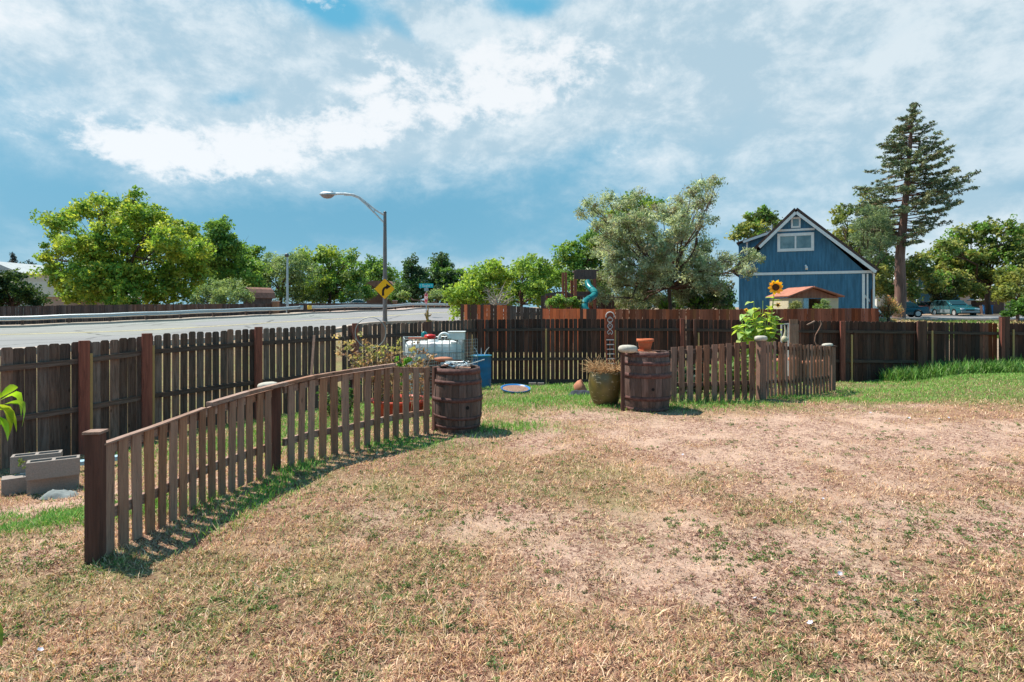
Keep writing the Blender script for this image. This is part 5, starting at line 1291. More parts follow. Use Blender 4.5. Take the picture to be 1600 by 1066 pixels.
# glazed urn with straw
Yg = 9.95; x = X(946, Yg); z = g(x, Yg)-.01; hg = Z(580, Yg)-z; rg = m_px(26.5, Yg)
ur = thing('glazed_urn', 'large green brown glazed urn full of dry straw', 'urn', (x, Yg, z))
q = MB(); q.lathe([(rg*.58, 0), (rg*.70, hg*.08), (rg*.86, hg*.24), (rg*.96, hg*.42), (rg, hg*.60), (rg*.995, hg*.76), (rg*.96, hg*.88), (rg*.91, hg*.95), (rg*.93, hg), (rg*.87, hg), (rg*.85, hg*.93)], n=36, capt=False); q.build('vessel', M['glaze'], ur, local=True)
q = MB(); q.lathe([(rg*.86, hg*.90), (.01, hg*.93)], n=24, capb=False); q.build('soil', M['soil'], ur, local=True)
def straws(n, cx, cy, cz, r, L, seed, thick=.004, lean=.6, up=1.0):
    rr = random.Random(seed); q = MB()
    for _ in range(n):
        a = rr.uniform(0, 6.283); d0 = r*math.sqrt(rr.random()); p = Vector((cx+d0*math.cos(a), cy+d0*math.sin(a), cz)); l = L*rr.uniform(.4, 1.15)
        d = Vector((math.cos(a)*lean*rr.uniform(.1, 1.4), math.sin(a)*lean*rr.uniform(.1, 1.4), up*rr.uniform(.3, 1))).normalized(); pts = [p]
        for k in range(4): pts.append(pts[-1]+d*l/4); d = (d+Vector((rr.uniform(-.45, .45), rr.uniform(-.45, .45), -.28))).normalized()
        q.tube(pts, [thick, thick, thick*.85, thick*.6, thick*.3], 4)
    return q
o = straws(300, 0, 0, hg*.92, rg*.8, .30, 5, .0065, .42).build('dry_straw', M['straw'], ur, local=True)
# carved post ornament standing in the urn
Yo = 10.02; cx = X(953, Yo)
orn = thing('carved_post', 'narrow rust red arched panel with white scrollwork and ladder rungs, behind glazed urn', 'ornament', (cx, Yo, g(cx, Yo)))
zt, zb = Z(486.5, Yo), Z(600, Yo); wO = m_px(7.5, Yo)
q = MB(); arc = [(wO*math.cos(a), zt-wO+wO*math.sin(a)) for a in np.linspace(0, math.pi, 12)]
q.prism([(-wO, Z(530, Yo)), (wO, Z(530, Yo))]+arc, Yo-.01, Yo+.012, Matrix.Translation((cx, 0, 0))); q.build('panel', M['rust'], orn)
zt2 = zt
for s_ in (-1, 1):
    q = MB(); q.bar((cx+s_*wO*.78+.02*0, Yo, Z(530, Yo)), (cx+s_*wO*.78+.035, Yo, zb), .022, .03, up=(0, 1, 0)); q.build('ladder_side', M['rust'], orn)
q = MB()
for k in range(8):
    zz_ = Z(531+k*7.4, Yo); q.bar((cx-wO*.78+.004*k, Yo-.012, zz_), (cx+wO*.78+.004*k, Yo-.012, zz_), .018, .014)
q.build('rung', M['ornwhite'], orn)
q = MB(); q.tube([(cx+wO*.86*math.cos(a), Yo-.016, zt-wO*1.02+wO*.86*math.sin(a)) for a in np.linspace(-.3, math.pi+.3, 14)], .009, 5)
for ph_ in (0, math.pi):      # two interlaced wavy stems with small leaf curls
    q.tube([(cx+wO*.52*math.sin(u*9+ph_), Yo-.016-.003*math.cos(u*9), Z(495+28*u, Yo)) for u in np.linspace(0, 1, 40)], .0065, 5)
for k in range(5):
    zc_ = Z(497.5+5.8*k, Yo); q.tube([(cx-wO*.25, Yo-.018, zc_-.012), (cx, Yo-.022, zc_+.010), (cx+wO*.25, Yo-.018, zc_-.012)], .005, 5)
q.build('scrollwork', M['ornwhite'], orn)
# tangle on the left barrel
zt = zL+hL; bx, by = X(714.5, 7.95), 7.95
cw = thing('wire_tangle', 'heap of tangled pale wires and hoses on the left barrel', 'wires', (bx, by, zt))
rr = random.Random(8)
for k in range(9):
    q = MB(); a = rr.uniform(0, 6.28); pts = []
    for j in range(14):
        u = j/13; rad_ = .20*(.45+.5*rr.random()); aa = a+u*rr.choice((3, 5, 7)); pts.append((rad_*math.cos(aa), rad_*.8*math.sin(aa), .012+.06*abs(math.sin(u*7+k))*rr.random()))
    q.tube(pts, .006 if k % 3 else .010, 6); q.build('wire', M[['galv', 'ornwhite', 'darkwire', 'paleblue'][k % 4]], cw, local=True)
q = MB(); q.tube([(.06, -.12, .02), (.20, -.10, .05), (X(757, 7.9)-bx, -.02, Z(562, 7.9)-zt)], .007, 7); q.build('tube', M['galv'], cw, local=True)
q = MB(); q.tube([(-.20, -.05, .01), (-.12, -.08, .03), (-.02, -.02, .02), (.06, .05, .06), (.1, .1, .04)], .013, 8); q.build('hose', M['stake'], cw, local=True)
q = MB(); q.lathe([(.001, 0), (.09, .005), (.125, .03), (.12, .05), (.06, .062), (.001, .064)], n=20, sy=.8)
o = q.build('flat_stone', M['terradusty'], local=True); o.location = (X(693, 8.05), 8.05, zt+.055); tag(o, 'pinkish flat stone lying on the wires of left barrel', 'stone', 'flat stones set on the fence posts')
q = MB(); q.lathe([(.04, 0), (.045, .03), (.04, .06)], n=12); o = q.build('tin_can', M['galv'], local=True); o.location = (X(693, 8.0), 8.0, zt-.005); tag(o, 'small pale can holding up the pinkish stone on left barrel', 'can')

# caged water tank
YT0 = 12.9
def cage_tank():
    xa, xb = X(627, YT0), X(722, YT0+1.0); zb = g((xa+xb)/2, YT0+.5); t = thing('water_tank', 'white plastic water tank in a wire cage near fence corner', 'tank', ((xa+xb)/2, YT0+.5, zb))
    w_ = 1.25; d_ = 1.0; h_ = Z(530, YT0)-zb; cx_, cy_ = X(671, YT0+.3)-ORG[t].x, 0
    q = MB(); prof = []
    q.box((0, 0, .17+(h_-.25)*.5), (w_*.94, d_*.93, h_-.25)); tk = q.build('tank', M['whiteplastic'], t, local=True, bevel=.09)
    q = MB(); q.lathe([(.12, 0), (.12, .05), (.10, .06)], (0, -.05, h_-.09), 18); q.build('lid', M['white'], t, local=True)
    q = MB()
    for i in range(9):
        for s_ in (-1, 1): q.tube([(-w_/2+w_*i/8, s_*d_/2, .12), (-w_/2+w_*i/8, s_*d_/2, h_)], .011, 6)
    for i in range(1, 7):
        for s_ in (-1, 1): q.tube([(s_*w_/2, -d_/2+d_*i/7, .12), (s_*w_/2, -d_/2+d_*i/7, h_)], .011, 6)
    for j in range(5):
        zz_ = .14+(h_-.14)*j/4; q.tube([(-w_/2, -d_/2-.01, zz_), (w_/2, -d_/2-.01, zz_), (w_/2, d_/2+.01, zz_), (-w_/2, d_/2+.01, zz_), (-w_/2, -d_/2-.01, zz_)], .011, 6)
    q.build('cage', M['galv'], t, local=True)
    q = MB()
    for i in range(3): q.box((0, -d_/2+.1+i*(d_-.2)/2, .03), (w_, .1, .05)); q.box((-w_/2+.1+i*(w_-.2)/2, 0, .085), (.12, d_, .055))
    q.build('pallet', M['galv'], t, local=True)
    t.rotation_euler.z = R(12)
    return t, h_, zb
ct_, hT, zT = cage_tank()
tx, ty = ct_.location.x, ct_.location.y; zt = zT+hT
q = MB(); q.lathe([(.01, 0), (.10, .01), (.13, .04), (.11, .085), (.03, .10)], n=18); o = q.build('plastic_bowl', M['red'], local=True); o.location = (X(672, 12.9), 12.9, zt+.005); tag(o, 'small upturned red plastic bowl on top of the caged white tank', 'bowl')
q = MB(); q.lathe([(.05, 0), (.07, .05), (.06, .12), (.02, .14)], n=16); o = q.build('teal_cap', M['teal'], local=True); o.location = (X(663, 13.2), 13.2, zt+.01); tag(o, 'small teal plastic cap on top of the caged white tank', 'cap')
q = MB(); q.tube([(.105*math.cos(a), 0, .105*math.sin(a)) for a in np.linspace(0.0, math.pi*1.05, 16)], .034, 10); o = q.build('white_pipe_bend', M['whiteplastic'], local=True); o.location = (X(694, 12.95), 12.95, zt+.012); tag(o, 'curved white plastic pipe bend on top of the caged tank', 'pipe')
q = MB(); q.box((0, 0, .14), (.34, .26, .28)); q.box((0, 0, .285), (.37, .29, .03)); o = q.build('white_box', M['whiteplastic'], local=True, bevel=.01); o.location = (X(714, 13.1), 13.1, zt-.20+.14); 
tag(o, 'white lidded plastic box at right end of the caged tank', 'box')
o.location.z = zt-.02; o.scale = (1, 1, .6)
q = MB(); q.bar((-.20, 0, 0), (.20, .03, .0), .05, .03); o = q.build('orange_stick', M['orange'], local=True); o.location = (X(652, 12.7), 12.75, zt+.028); tag(o, 'short orange brown stick lying on the tank cage', 'stick')
# garden mesh panel in front of the corner
ms = thing('wire_mesh_panel', 'square wire mesh panel standing between white tank and blue drum', 'mesh panel', (X(697, 12.2), 12.2, g(X(697, 12.2), 12.2)))
q = MB(); Ym = 12.15; x0, x1 = X(661, Ym), X(746, Ym+1.2); z0, z1 = g((x0+x1)/2, Ym), Z(528, Ym+1)
for i in range(27):
    u = i/26; xx = x0+(x1-x0)*u; yy = Ym+1.2*u; zt_ = Z(551, Ym) if u < .0 else Z(530, yy) if u > .70 else Z(552-4*u, yy)
    q.bar((xx, yy, g(xx, yy)), (xx, yy, zt_), .006, .006, up=(0, 1, 0))
for j in range(20):
    zz_ = z0+.03+j*.07; u0 = 0 if zz_ < Z(551, Ym) else .72
    if zz_ > z1: break
    q.bar((x0+(x1-x0)*u0, Ym+1.2*u0, zz_), (x1, Ym+1.2, zz_), .006, .006)
q.build('mesh', M['lightwire'], ms)
x0_, x1_ = X(664, 12.5), X(722, 12.8); zz0 = g(x0_, 12.5); q = MB()
for k in range(7): q.box((x0_+(x1_-x0_)*.5, 12.60, zz0+.06+k*.115), (x1_-x0_, .02, .108), rz=R(4))  # dark planks added as backing so the mesh openings look dark
tag(q.build('added_dark_backing', M['fence_back'], org=(x0_, 12.6, zz0)), 'dark plank backing added behind the wire mesh to darken its openings, under the white tank', 'dark backing')
# blue drum
Yd = 15.3; x = X(752, Yd); z = g(x, Yd); hD = Z(555, Yd)-z; rD = m_px(15.5, Yd)
dr = thing('plastic_drum', 'blue plastic drum standing before the fence corner', 'drum', (x, Yd, z))
q = MB(); q.lathe([(rD*.95, 0), (rD, .03), (rD, hD*.3), (rD*1.025, hD*.33), (rD, hD*.36), (rD, hD*.64), (rD*1.025, hD*.67), (rD, hD*.70), (rD, hD*.95), (rD*1.03, hD*.96), (rD*1.03, hD), (rD*.95, hD)], n=30); q.build('drum', M['bluedrum'], dr, local=True)
q = MB(); q.tube([(rD*1.05*math.cos(a), rD*1.05*math.sin(a), hD-.01) for a in np.linspace(0, 2*math.pi, 30)], .014, 6); q.build('rim', M['teal'], dr, local=True)
q = MB()
for k, (dx_, dz_, ln) in enumerate(((-.06, .0, .22), (.02, .02, .18), (.10, .0, .2))): q.tube([(dx_, 0, hD), (dx_+(k-1)*.05, .02, hD+ln*.6), (dx_+(k-1)*.12, -.02, hD+ln)], [.012, .01, .005], 6)
o = q.build('dry_sticks', M['ornwhite'], local=True); o.location = (x-.02, Yd, z); tag(o, 'pale dry sticks poking up from the blue drum', 'sticks')
M['traysoil'] = plain('dry tray soil', (.24, .14, .10), .95, 0, .4, 25, bump=.01)
# blue tray with soil
Yy = 12.45; x = X(805.5, Yy); z = g(x, Yy)
tr_ = thing('plastic_tray', 'shallow blue plastic tray of dry soil on the grass', 'tray', (x, Yy, z), rz=R(12))
tr_.rotation_euler.x = R(6)
q = MB(); q.lathe([(.23, .01), (.30, .03), (.325, .075), (.345, .08), (.345, .065), (.31, .02), (.24, 0)][::-1], n=32, sy=1.25, capb=True, capt=True); q.build('tray', M['bluetray'], tr_, local=True); tr_.scale = (.88, .8, 1)
q = MB(); q.lathe([(.30, .060), (.15, .075), (.01, .07)], n=28, sy=1.25, capb=False); q.build('soil', M['traysoil'], tr_, local=True)
# fallen terracotta piece and dark cloth by the urn
q = MB(); q.lathe([(.07, 0), (.12, .02), (.16, .12), (.155, .2), (.13, .19), (.10, .06)], n=20); o = q.build('broken_pot', M['terradusty'], local=True); o.location = (X(899, 12.2), 12.2, g(X(899, 12.2), 12.2)+.06); o.rotation_euler = (R(62), R(20), R(70)); tag(o, 'faded terracotta pot lying on its side left of the urn', 'pot')
def rag(px, Y, w_, h_, m_, label, cat, name, seed):
    r_ = np.random.default_rng(seed); n = 16; u = np.linspace(-1, 1, n); A_, B_ = np.meshgrid(u, u); x = X(px, Y)
    xx = x+A_*w_/2*(1-.15*B_**2); yy = Y+B_*w_*.3; zz_ = g(x, Y)+.012+h_*(1-A_**4)*(1-B_**4)*(.25+.9*vnoise(A_+3, B_+3, 2.6, seed))*.8; V_ = np.stack([xx, yy, zz_], -1).reshape(-1, 3)
    i_ = np.arange(n*n).reshape(n, n); F_ = np.stack([i_[:-1, :-1], i_[:-1, 1:], i_[1:, 1:], i_[1:, :-1]], -1).reshape(-1, 4)
    return tag(npmesh(name, V_, 4, F_, m_, org=(x, Y, g(x, Y)), smooth=True), label, cat)
M['darkcloth'] = plain('dark grey blue cloth', (.035, .04, .055), .9); M['greycloth'] = plain('grey stone rag', (.2, .22, .22), .9)
rag(908, 11.6, .50, .15, M['darkcloth'], 'crumpled dark blue cloth on the grass left of the urn', 'cloth', 'crumpled_cloth', 3)
for k, (px, w_) in enumerate(((832, .16), (845, .13))):
    x, y = X(px, 17.0), 17.0; q = MB(); q.box((0, 0, .04), (w_+.05, .18, .08)); o = q.build('paver_brick', M['concrete'], local=True, bevel=.008); o.location = (x, y, g(x, y)); tag(o, ['left of two pale bricks lying at foot of back fence', 'right of two pale bricks lying at foot of back fence'][k], 'brick', 'bricks at the fence foot')

# concrete blocks by the left fence
def block(px, py, Y, rz, label, holes=True, dims=(.40, .155, .17), z=None, rx=0):
    L_, D_, Hh = dims; q = MB(); x = X(px, Y); zz_ = Z(py, Y) if z is None else z
    if holes:   # two openings through the block, seen from above
        th = .03; q.box((0, -D_/2+th/2, Hh/2), (L_, th, Hh)); q.box((0, D_/2-th/2, Hh/2), (L_, th, Hh))
        for xx in (-L_/2+th/2, 0, L_/2-th/2): q.box((xx, 0, Hh/2), (th if xx else .035, D_-2*th, Hh-.001))
    else: q.box((0, 0, Hh/2), (L_, D_, Hh))
    o = q.build('concrete_block', M['concrete'], local=True, bevel=.004); o.location = (x, Y, zz_); o.rotation_euler = (rx, 0, rz)
    return tag(o, label, 'concrete block', 'stacked concrete blocks')
gb = g(X(70, 6.7), 6.7)
block(30, 0, 6.75, R(38), 'small lowest concrete block at the left of the stack', False, (.30, .19, .19), z=gb-.01)
block(84, 0, 6.80, R(33), 'lower concrete block under the front hollow block', False, (.46, .17, .19), z=gb-.015)
block(58, 0, 6.98, R(31), 'rear upper hollow concrete block with a weed on it', True, (.46, .17, .19), z=gb+.185)
block(84, 0, 6.72, R(33), 'front upper hollow concrete block, topmost of the stack', True, (.47, .17, .19), z=gb+.187)
rag(93, 6.45, .34, .11, M['greycloth'], 'grey flat rock leaning at foot of the concrete blocks', 'rock', 'grey_rock', 5)
x, y = X(112, 7.6), 7.6; q = MB(); q.bar((-.45, -.22, .06), (.5, .25, .12), .13, .05); o = q.build('pale_plank', M['paleblue'], local=True); o.location = (x, y, g(x, y)); tag(o, 'pale blue board lying behind the concrete blocks', 'board')

# stakes, hoop, boards leaning on the fences
def stick(name, pts, w_, th, mt, label, cat, tube=False, group=None):
    pts = [Vector(p) for p in pts]; q = MB()
    if tube: q.tube(pts, w_, 7)
    else: q.bar(pts[0], pts[-1], w_, th, up=(0, 1, 0))
    o = q.build(name, mt, org=pts[0]); return tag(o, label, cat, group)
def gp(px, Y): x = X(px, Y); return Vector((x, Y, g(x, Y)))
stick('leaning_board', [gp(482, 11.5), P(491, 524, 12.1)], .045, .02, M['stake'], 'reddish board leaning upright on the fence behind left picket fence', 'board')
stick('garden_stake', [gp(599, 12.2), P(599, 503, 12.2)], .085, .06, M['stake'], 'pale wooden stake in front of fence under the lamp pole', 'stake')
a = [P(600, 520, 12.1)+Vector((m_px(24, 12.1)*math.cos(u)-m_px(21, 12.1), 0, m_px(24, 12.1)*math.sin(u)*1.0)) for u in np.linspace(0, math.pi*2, 40)]
tag((lambda q: (q.tube([v+Vector((0, 0, .0)) for v in a], .008, 6), q.build('wire_hoop', M['lightwire'], org=a[0]))[1])(MB()), 'thin round wire hoop standing above dried tomato plant', 'hoop')
pp = gp(668, 15.5); q = MB(); q.bar(pp, P(668, 503, 15.5), .19, .10, up=(0, 1, 0)); 
tag(q.build('garden_stake', M['postdark'], org=pp), 'wide brown stake behind white tank topped by ochre figure', 'stake')
q = MB(); b0 = P(668, 503, 15.5); s_ = m_px(1, 15.5)
for pts, r_ in (([(1, 0), (0, 4), (-1, 8), (0, 12)], [3.2, 2.0, 2.6, 2.0]), ([(0, 12), (0, 16), (1, 20), (0, 25)], [2.2, 1.6, .9, .4]), ([(-1, 9), (-4, 11), (-3.5, 14)], [1.6, 1.2, .6]), ([(0, 9), (4, 9.5), (6, 12)], [1.6, 1.2, .6]), ([(2, 0), (4, 2), (7, 1)], [1.6, 1.4, .7])):
    q.tube([b0+Vector((u*s_, 0, v*s_)) for u, v in pts], [k*s_ for k in r_], 7)
tag(q.build('garden_figure', M['ochre'], org=b0), 'small ochre rusty garden figure standing on a fence stake', 'ornament')
stick('thin_stake', [gp(737, 13.4), P(738, 523, 13.4)], .010, .01, M['steel_yellow'], 'thin greenish stake beside the blue drum', 'stake', True)
stick('dry_stick', [P(664, 581, 12.0), P(675, 555, 12.0)], .012, .01, M['picket'], 'short dry tan stick leaning on the wire mesh', 'stick', True)
x, y = X(1232, 16.6), 16.6; q = MB(); z0, z1 = g(x, y), Z(507, y)
for xx in (X(1221, y), X(1232, y)): q.bar((xx, y, z0), (xx, y, z1), .03, .03, up=(0, 1, 0))
q.bar((X(1220, y), y, z1), (X(1233, y), y, z1+.02), .03, .03); tag(q.build('trellis_frame', M['ornwhite'], org=(x, y, z0)), 'thin white metal frame left of the wide plywood board', 'frame')
x = X(1240.5, 16.9); q = MB(); q.bar((x, 16.9, g(x, 16.9)), (x, 16.9, Z(507, 16.9)), m_px(14, 16.9), .04, up=(0, 1, 0)); q.bar((x, 16.92, Z(507, 16.9)), (x, 16.92, Z(499, 16.9)), m_px(13, 16.9), .03, up=(0, 1, 0))
tag(q.build('plywood_board', M['stake'], org=(x, 16.9, g(x, 16.9))), 'wide brown plywood board standing before the back fence', 'board')
q = MB(); c = [(1262, 540), (1273, 535), (1274.5, 523), (1280, 515), (1284, 508), (1283, 502), (1278, 500)]; q.tube([P(a_, b_, 17.0) for a_, b_ in c], .014, 7)
c2_ = [(1276, 540), (1273, 533), (1274, 524), (1280, 514), (1283.5, 506), (1281.5, 501)]
q = MB(); q.tube([gp(1277, 17.0)]+[P(a_, b_, 17.0) for a_, b_ in c2_], .014, 7); tag(q.build('curved_hook', M['stake'], org=gp(1277, 17)), 'tan curved wire hook against back fence, right of plywood', 'hook')
q = MB(); q.bar(P(1261, 508, 17.1), P(1273, 502, 17.1), .05, .03); tag(q.build('short_plank', M['picket_rail'], org=P(1267, 505, 17.1)), 'short tan plank fixed slanting near top of back fence', 'plank')
x = X(1213, 16.0); q = MB(); q.lathe([(.11, 0), (.13, .05), (.13, .16), (.10, .2)], n=16); 
o = q.build('dark_pot', M['black'], local=True); o.location = (x, 15.2, Z(533, 15.2)); o.location.z = g(x, 15.2)
q = MB(); q.lathe([(.05, 0), (.07, .04), (.05, .10), (.01, .13)], n=12); q.tube([(0, 0, .1), (.02, 0, .22), (0, 0, .33)], [.03, .02, .01], 6)
tag(o, 'dark plant pot on the ground behind the right picket corner', 'pot')
bz0 = g(X(1226, 12.3), 12.3); xx = X(1226, 12.3)
o2 = q.build('pale_figurine', M['cream'], local=True); hh = Z(534, 12.3)-bz0
q3 = MB(); q3.tube([(xx, 12.3, bz0), (xx, 12.3, bz0+hh)], .012, 6); sk = thing('garden_ornament', 'pale yellow figurine on a thin stake behind far picket row', 'ornament', (xx, 12.3, bz0)); q3.build('stake', M['darkwire'], sk)
o2.parent = sk; o2.location = (0, 0, hh)
# pinkish posts or pots seen between the far pickets: stacked clay pipes
for k, px in enumerate((1212, 1222, 1240, 1262, 1280)):
    y = 14.2; x = X(px, y); q = MB(); q.lathe([(.10, 0), (.10, .52+.03*(k % 3)), (.12, .54+.03*(k % 3)), (.12, .6+.03*(k % 3)), (.09, .6+.03*(k % 3)), (.08, .1)], n=18); o = q.build('clay_pipe', M['terradusty'], local=True); o.location = (x, y, g(x, y)); tag(o, ['first', 'second', 'third', 'fourth', 'fifth'][k]+' from left of the five pinkish clay pipes behind the far pickets', 'clay pipe', 'clay pipes behind the far picket row')

# red planter with the dried tomato plant
Yp_ = 9.7; x = X(625, Yp_); z = g(x, Yp_)
rp = thing('red_planter', 'round red planter behind left picket fence, holding dried tomato plant', 'planter', (x, Yp_, z))
q = MB(); q.lathe([(.36, 0), (.40, .10), (.42, .26), (.46, .27), (.46, .31), (.41, .31), (.39, .2)], n=30, capt=False); q.build('planter', M['redpot'], rp, local=True)
q = MB(); q.lathe([(.40, .22), (.01, .26)], n=24, capb=False); q.build('soil', M['soil'], rp, local=True)
def shrubby(name, label, cat, px, Y, stems, leaf_t, leafsz, nper, crad, seed, stem_m, aspect=.6, r0=.009, leafm='leaf', group=None, base=None):
    """stems: list of pixel polylines; leaves in clusters along their upper parts"""
    rr = random.Random(seed); x = X(px, Y); z = g(x, Y) if base is None else base; t = thing(name, label, cat, (x, Y, z), group); q = MB(); C = []
    for s_ in stems:
        y0 = Y+rr.uniform(-.15, .15); pts = [P(a, b, y0+rr.uniform(-.12, .12)) for a, b in s_]; m = len(pts)
        q.tube(pts, [r0*(1-.75*i/(m-1)) for i in range(m)], 6)
        for i in range(1, m):
            for k in range(3):
                u = rr.random(); p = pts[i-1]*(1-u)+pts[i]*u+Vector([rr.uniform(-1, 1)*crad*1.2 for _ in range(3)]); C.append(p)
                q.tube([pts[i-1]*(1-u)+pts[i]*u, p], [r0*.35, r0*.15], 4)
    V_, F_, c_ = leafcloud([tuple(c) for c in C], np.full(len(C), crad), nper, leafsz, leaf_t, aspect=aspect, seed=seed, up=.2)
    npmesh('foliage', V_, 4, F_, M[leafm], t, (x, Y, z), c_); q.build('stem', stem_m, t)
    return t
DRY = [(.42, .28, .20), (.34, .20, .14), (.48, .36, .20), (.30, .17, .12), (.40, .38, .14)]
rr = random.Random(3); st_ = []
for bx_, tx_, ty_ in ((590, 535, 522), (592, 548, 508), (595, 560, 520), (598, 572, 530), (600, 590, 528), (603, 605, 540), (610, 620, 535), (620, 640, 540), (640, 655, 545), (650, 668, 552), (585, 528, 545), (600, 545, 560), (610, 580, 550), (630, 612, 555), (645, 640, 560), (615, 600, 565), (590, 560, 575), (640, 662, 575)):
    mx = (bx_+tx_)/2+rr.uniform(-6, 6); st_.append([(bx_+rr.uniform(-3, 3)+12, 648), (bx_+8, 610), (mx, 580 if ty_ < 570 else 600), ((mx+tx_)/2, (575+ty_)/2), (tx_, ty_)])
shrubby('dried_tomato_plant', 'dried tomato plant with tan and yellow green leaves in red planter', 'plant', 625, 9.72, st_, DRY, .065, 10, .085, 4, M['twig'], aspect=.6, r0=.009, base=z+.23)
st_ = [[(a_, 655), (a_+rnd.uniform(-4, 4), 630), (a_+rnd.uniform(-7, 7), 600), (a_+rnd.uniform(-8, 8), 585)] for a_ in (592, 600, 608, 616, 624, 632, 640, 648, 656)]
shrubby('corn_stubble', 'pale dry stalks standing in the red planter', 'plant', 625, 9.5, st_, DRY[:3], .07, 8, .05, 6, M['straw'], aspect=.2, r0=.010, base=z+.24)
shrubby('green_vine', 'small bright green shoots beside the dried tomato plant', 'plant', 630, 9.4, [[(628, 600), (627, 575), (625, 555)], [(632, 600), (636, 570), (634, 556)]], [(.12, .28, .03), (.16, .32, .05)], .06, 12, .05, 8, M['twig'])
for k, (px, tp, Y_) in enumerate(((528, 610, 9.8), (545, 600, 10.4), (510, 612, 10.2))):
    shrubby('bean_plant', ['low green plant behind left picket fence, before the red planter', 'taller dark green plant between left picket fence and yard fence', 'leftmost small green plant behind left picket fence'][k], 'plant', px, Y_, [[(px+rnd.uniform(-6, 6), 646), (px+rnd.uniform(-8, 8), 625), (px+rnd.uniform(-12, 12), tp)] for _ in range(5)], [(.10, .19, .04), (.06, .13, .04), (.2, .26, .1)], .055, 12, .06, 12+k, M['twig'])

# sunflower clump
Ysf = 12.0; rr = random.Random(12); st_ = []
for tx_, ty_ in ((1158, 492), (1166, 482), (1178, 472), (1180, 498), (1188, 482), (1196, 490), (1200, 478), (1172, 505), (1205, 492), (1214, 500), (1160, 515), (1196, 500), (1192, 470)):
    bx_ = 1188+(tx_-1188)*.45; st_.append([(bx_, 618), (bx_+(tx_-bx_)*.3, 570), (bx_+(tx_-bx_)*.7, 525), (tx_, ty_)])
sfz = g(X(1190, Ysf), Ysf)
def leaf_shape(q, p, d, L, W, droop=.25):
    """heart shaped leaf blade, folded along its midrib"""
    d = Vector(d).normalized(); sdv = d.cross(Vector((0, 0, 1))); sdv = sdv.normalized() if sdv.length > .01 else Vector((1, 0, 0)); n = sdv.cross(d).normalized()
    vs = []; prof = [(0, .0), (.06, .42), (.28, .50), (.60, .34), (.85, .13), (1.0, 0)]
    mid = [p+d*L*u-n*L*droop*u*u for u, _ in prof]
    lf_ = [m_+sdv*W*w_+n*W*.16*w_*2 for m_, (u, w_) in zip(mid, prof)]; rt_ = [m_-sdv*W*w_+n*W*.16*w_*2 for m_, (u, w_) in zip(mid, prof)]
    k = len(prof); vs = mid+lf_+rt_
    q.add(vs, [(i, i+1, k+i+1, k+i) for i in range(k-1)]+[(i+1, i, 2*k+i, 2*k+i+1) for i in range(k-1)], True)
M['bigleaf'] = leafy('sunflower leaves', .45)
def leafmat(name, c):
    m, q, b = mat(name); isl = island(q); h = q.n.new('ShaderNodeHueSaturation'); h.inputs['Color'].default_value = c4(c); q.l.new(q.rng(isl, 0, 1, .65, 1.35, False), h.inputs['Value'])
    hx = q.m('FRACT', q.m('MULTIPLY', isl, 31.7)); q.l.new(q.rng(hx, 0, 1, .47, .525, False), h.inputs['Hue'])
    v = oc(q); n = q.noise(v, 30, 3, .6); cc = q.mix(q.rng(n, .3, .7, 0, .25), h.outputs[0], (.5, .5, .15)); q.l.new(cc, b.inputs['Base Color']); b.inputs['Roughness'].default_value = .45
    t = q.n.new('ShaderNodeBsdfTranslucent'); q.l.new(q.mix(1.0, cc, (1.6, 1.5, .5), 'MULTIPLY'), t.inputs[0]); mx = q.n.new('ShaderNodeMixShader'); mx.inputs[0].default_value = .45
    q.l.new(b.outputs[0], mx.inputs[1]); q.l.new(t.outputs[0], mx.inputs[2]); q.l.new(mx.outputs[0], q.n['Material Output'].inputs[0]); return m
M['sunleaf'] = leafmat('sunflower leaf', (.36, .50, .16)); M['peachleaf'] = leafmat('glossy peach leaf', (.22, .42, .03)); M['petal'] = leafmat('sunflower petals', (1.0, .60, .02)); M['darkleaf'] = leafmat('dark glossy leaf', (.03, .12, .03)); M['dryleaf'] = leafmat('dry brown leaf', (.42, .22, .10))
sf = thing('sunflower_plant', 'tall sunflower clump with one big yellow bloom behind corner picket post', 'plant', (X(1190, Ysf), Ysf, sfz))
qs, ql, qd = MB(), MB(), MB()
for s_ in st_:
    y0 = Ysf+rr.uniform(-.18, .18); pts = [P(a_, b_, y0) for a_, b_ in s_]; pts[0].z = sfz; qs.tube(pts, [.014, .012, .009, .005], 6)
    for i in range(1, 4):
        for k in range(6 if i > 1 else 2):
            u = rr.random(); p = pts[i-1]*(1-u)+pts[i]*u; a_ = rr.uniform(0, 6.28); d = Vector((math.cos(a_), math.sin(a_), rr.uniform(-.7, .5))); L = rr.uniform(.13, .24)
            (ql if (i > 1 or rr.random() < .3) else qd).tube([p, p+d.normalized()*.05], .003, 4)
            leaf_shape(ql if (i > 1 or rr.random() < .25) else qd, p+d.normalized()*.05, d, L, L*.95, rr.uniform(.1, .6))
qs.tube([Vector((X(1200, Ysf), Ysf, sfz)), P(1203, 540, Ysf), P(1206, 490, Ysf), P(1209, 462, Ysf), P(1211, 452, Ysf-.02)], [.017, .015, .012, .009, .008], 8)
for a_, b_, s in ((1196, 466, -1), (1208, 470, 1), (1212, 478, 1), (1202, 484, -1)):
    leaf_shape(ql, P(1207, b_, Ysf), (s, -.3, .3), .17, .14, .3)
qs.build('stem', M['sunleaf'], sf); ql.build('leaves', M['sunleaf'], sf); qd.build('dry_leaves', M['dryleaf'], sf)
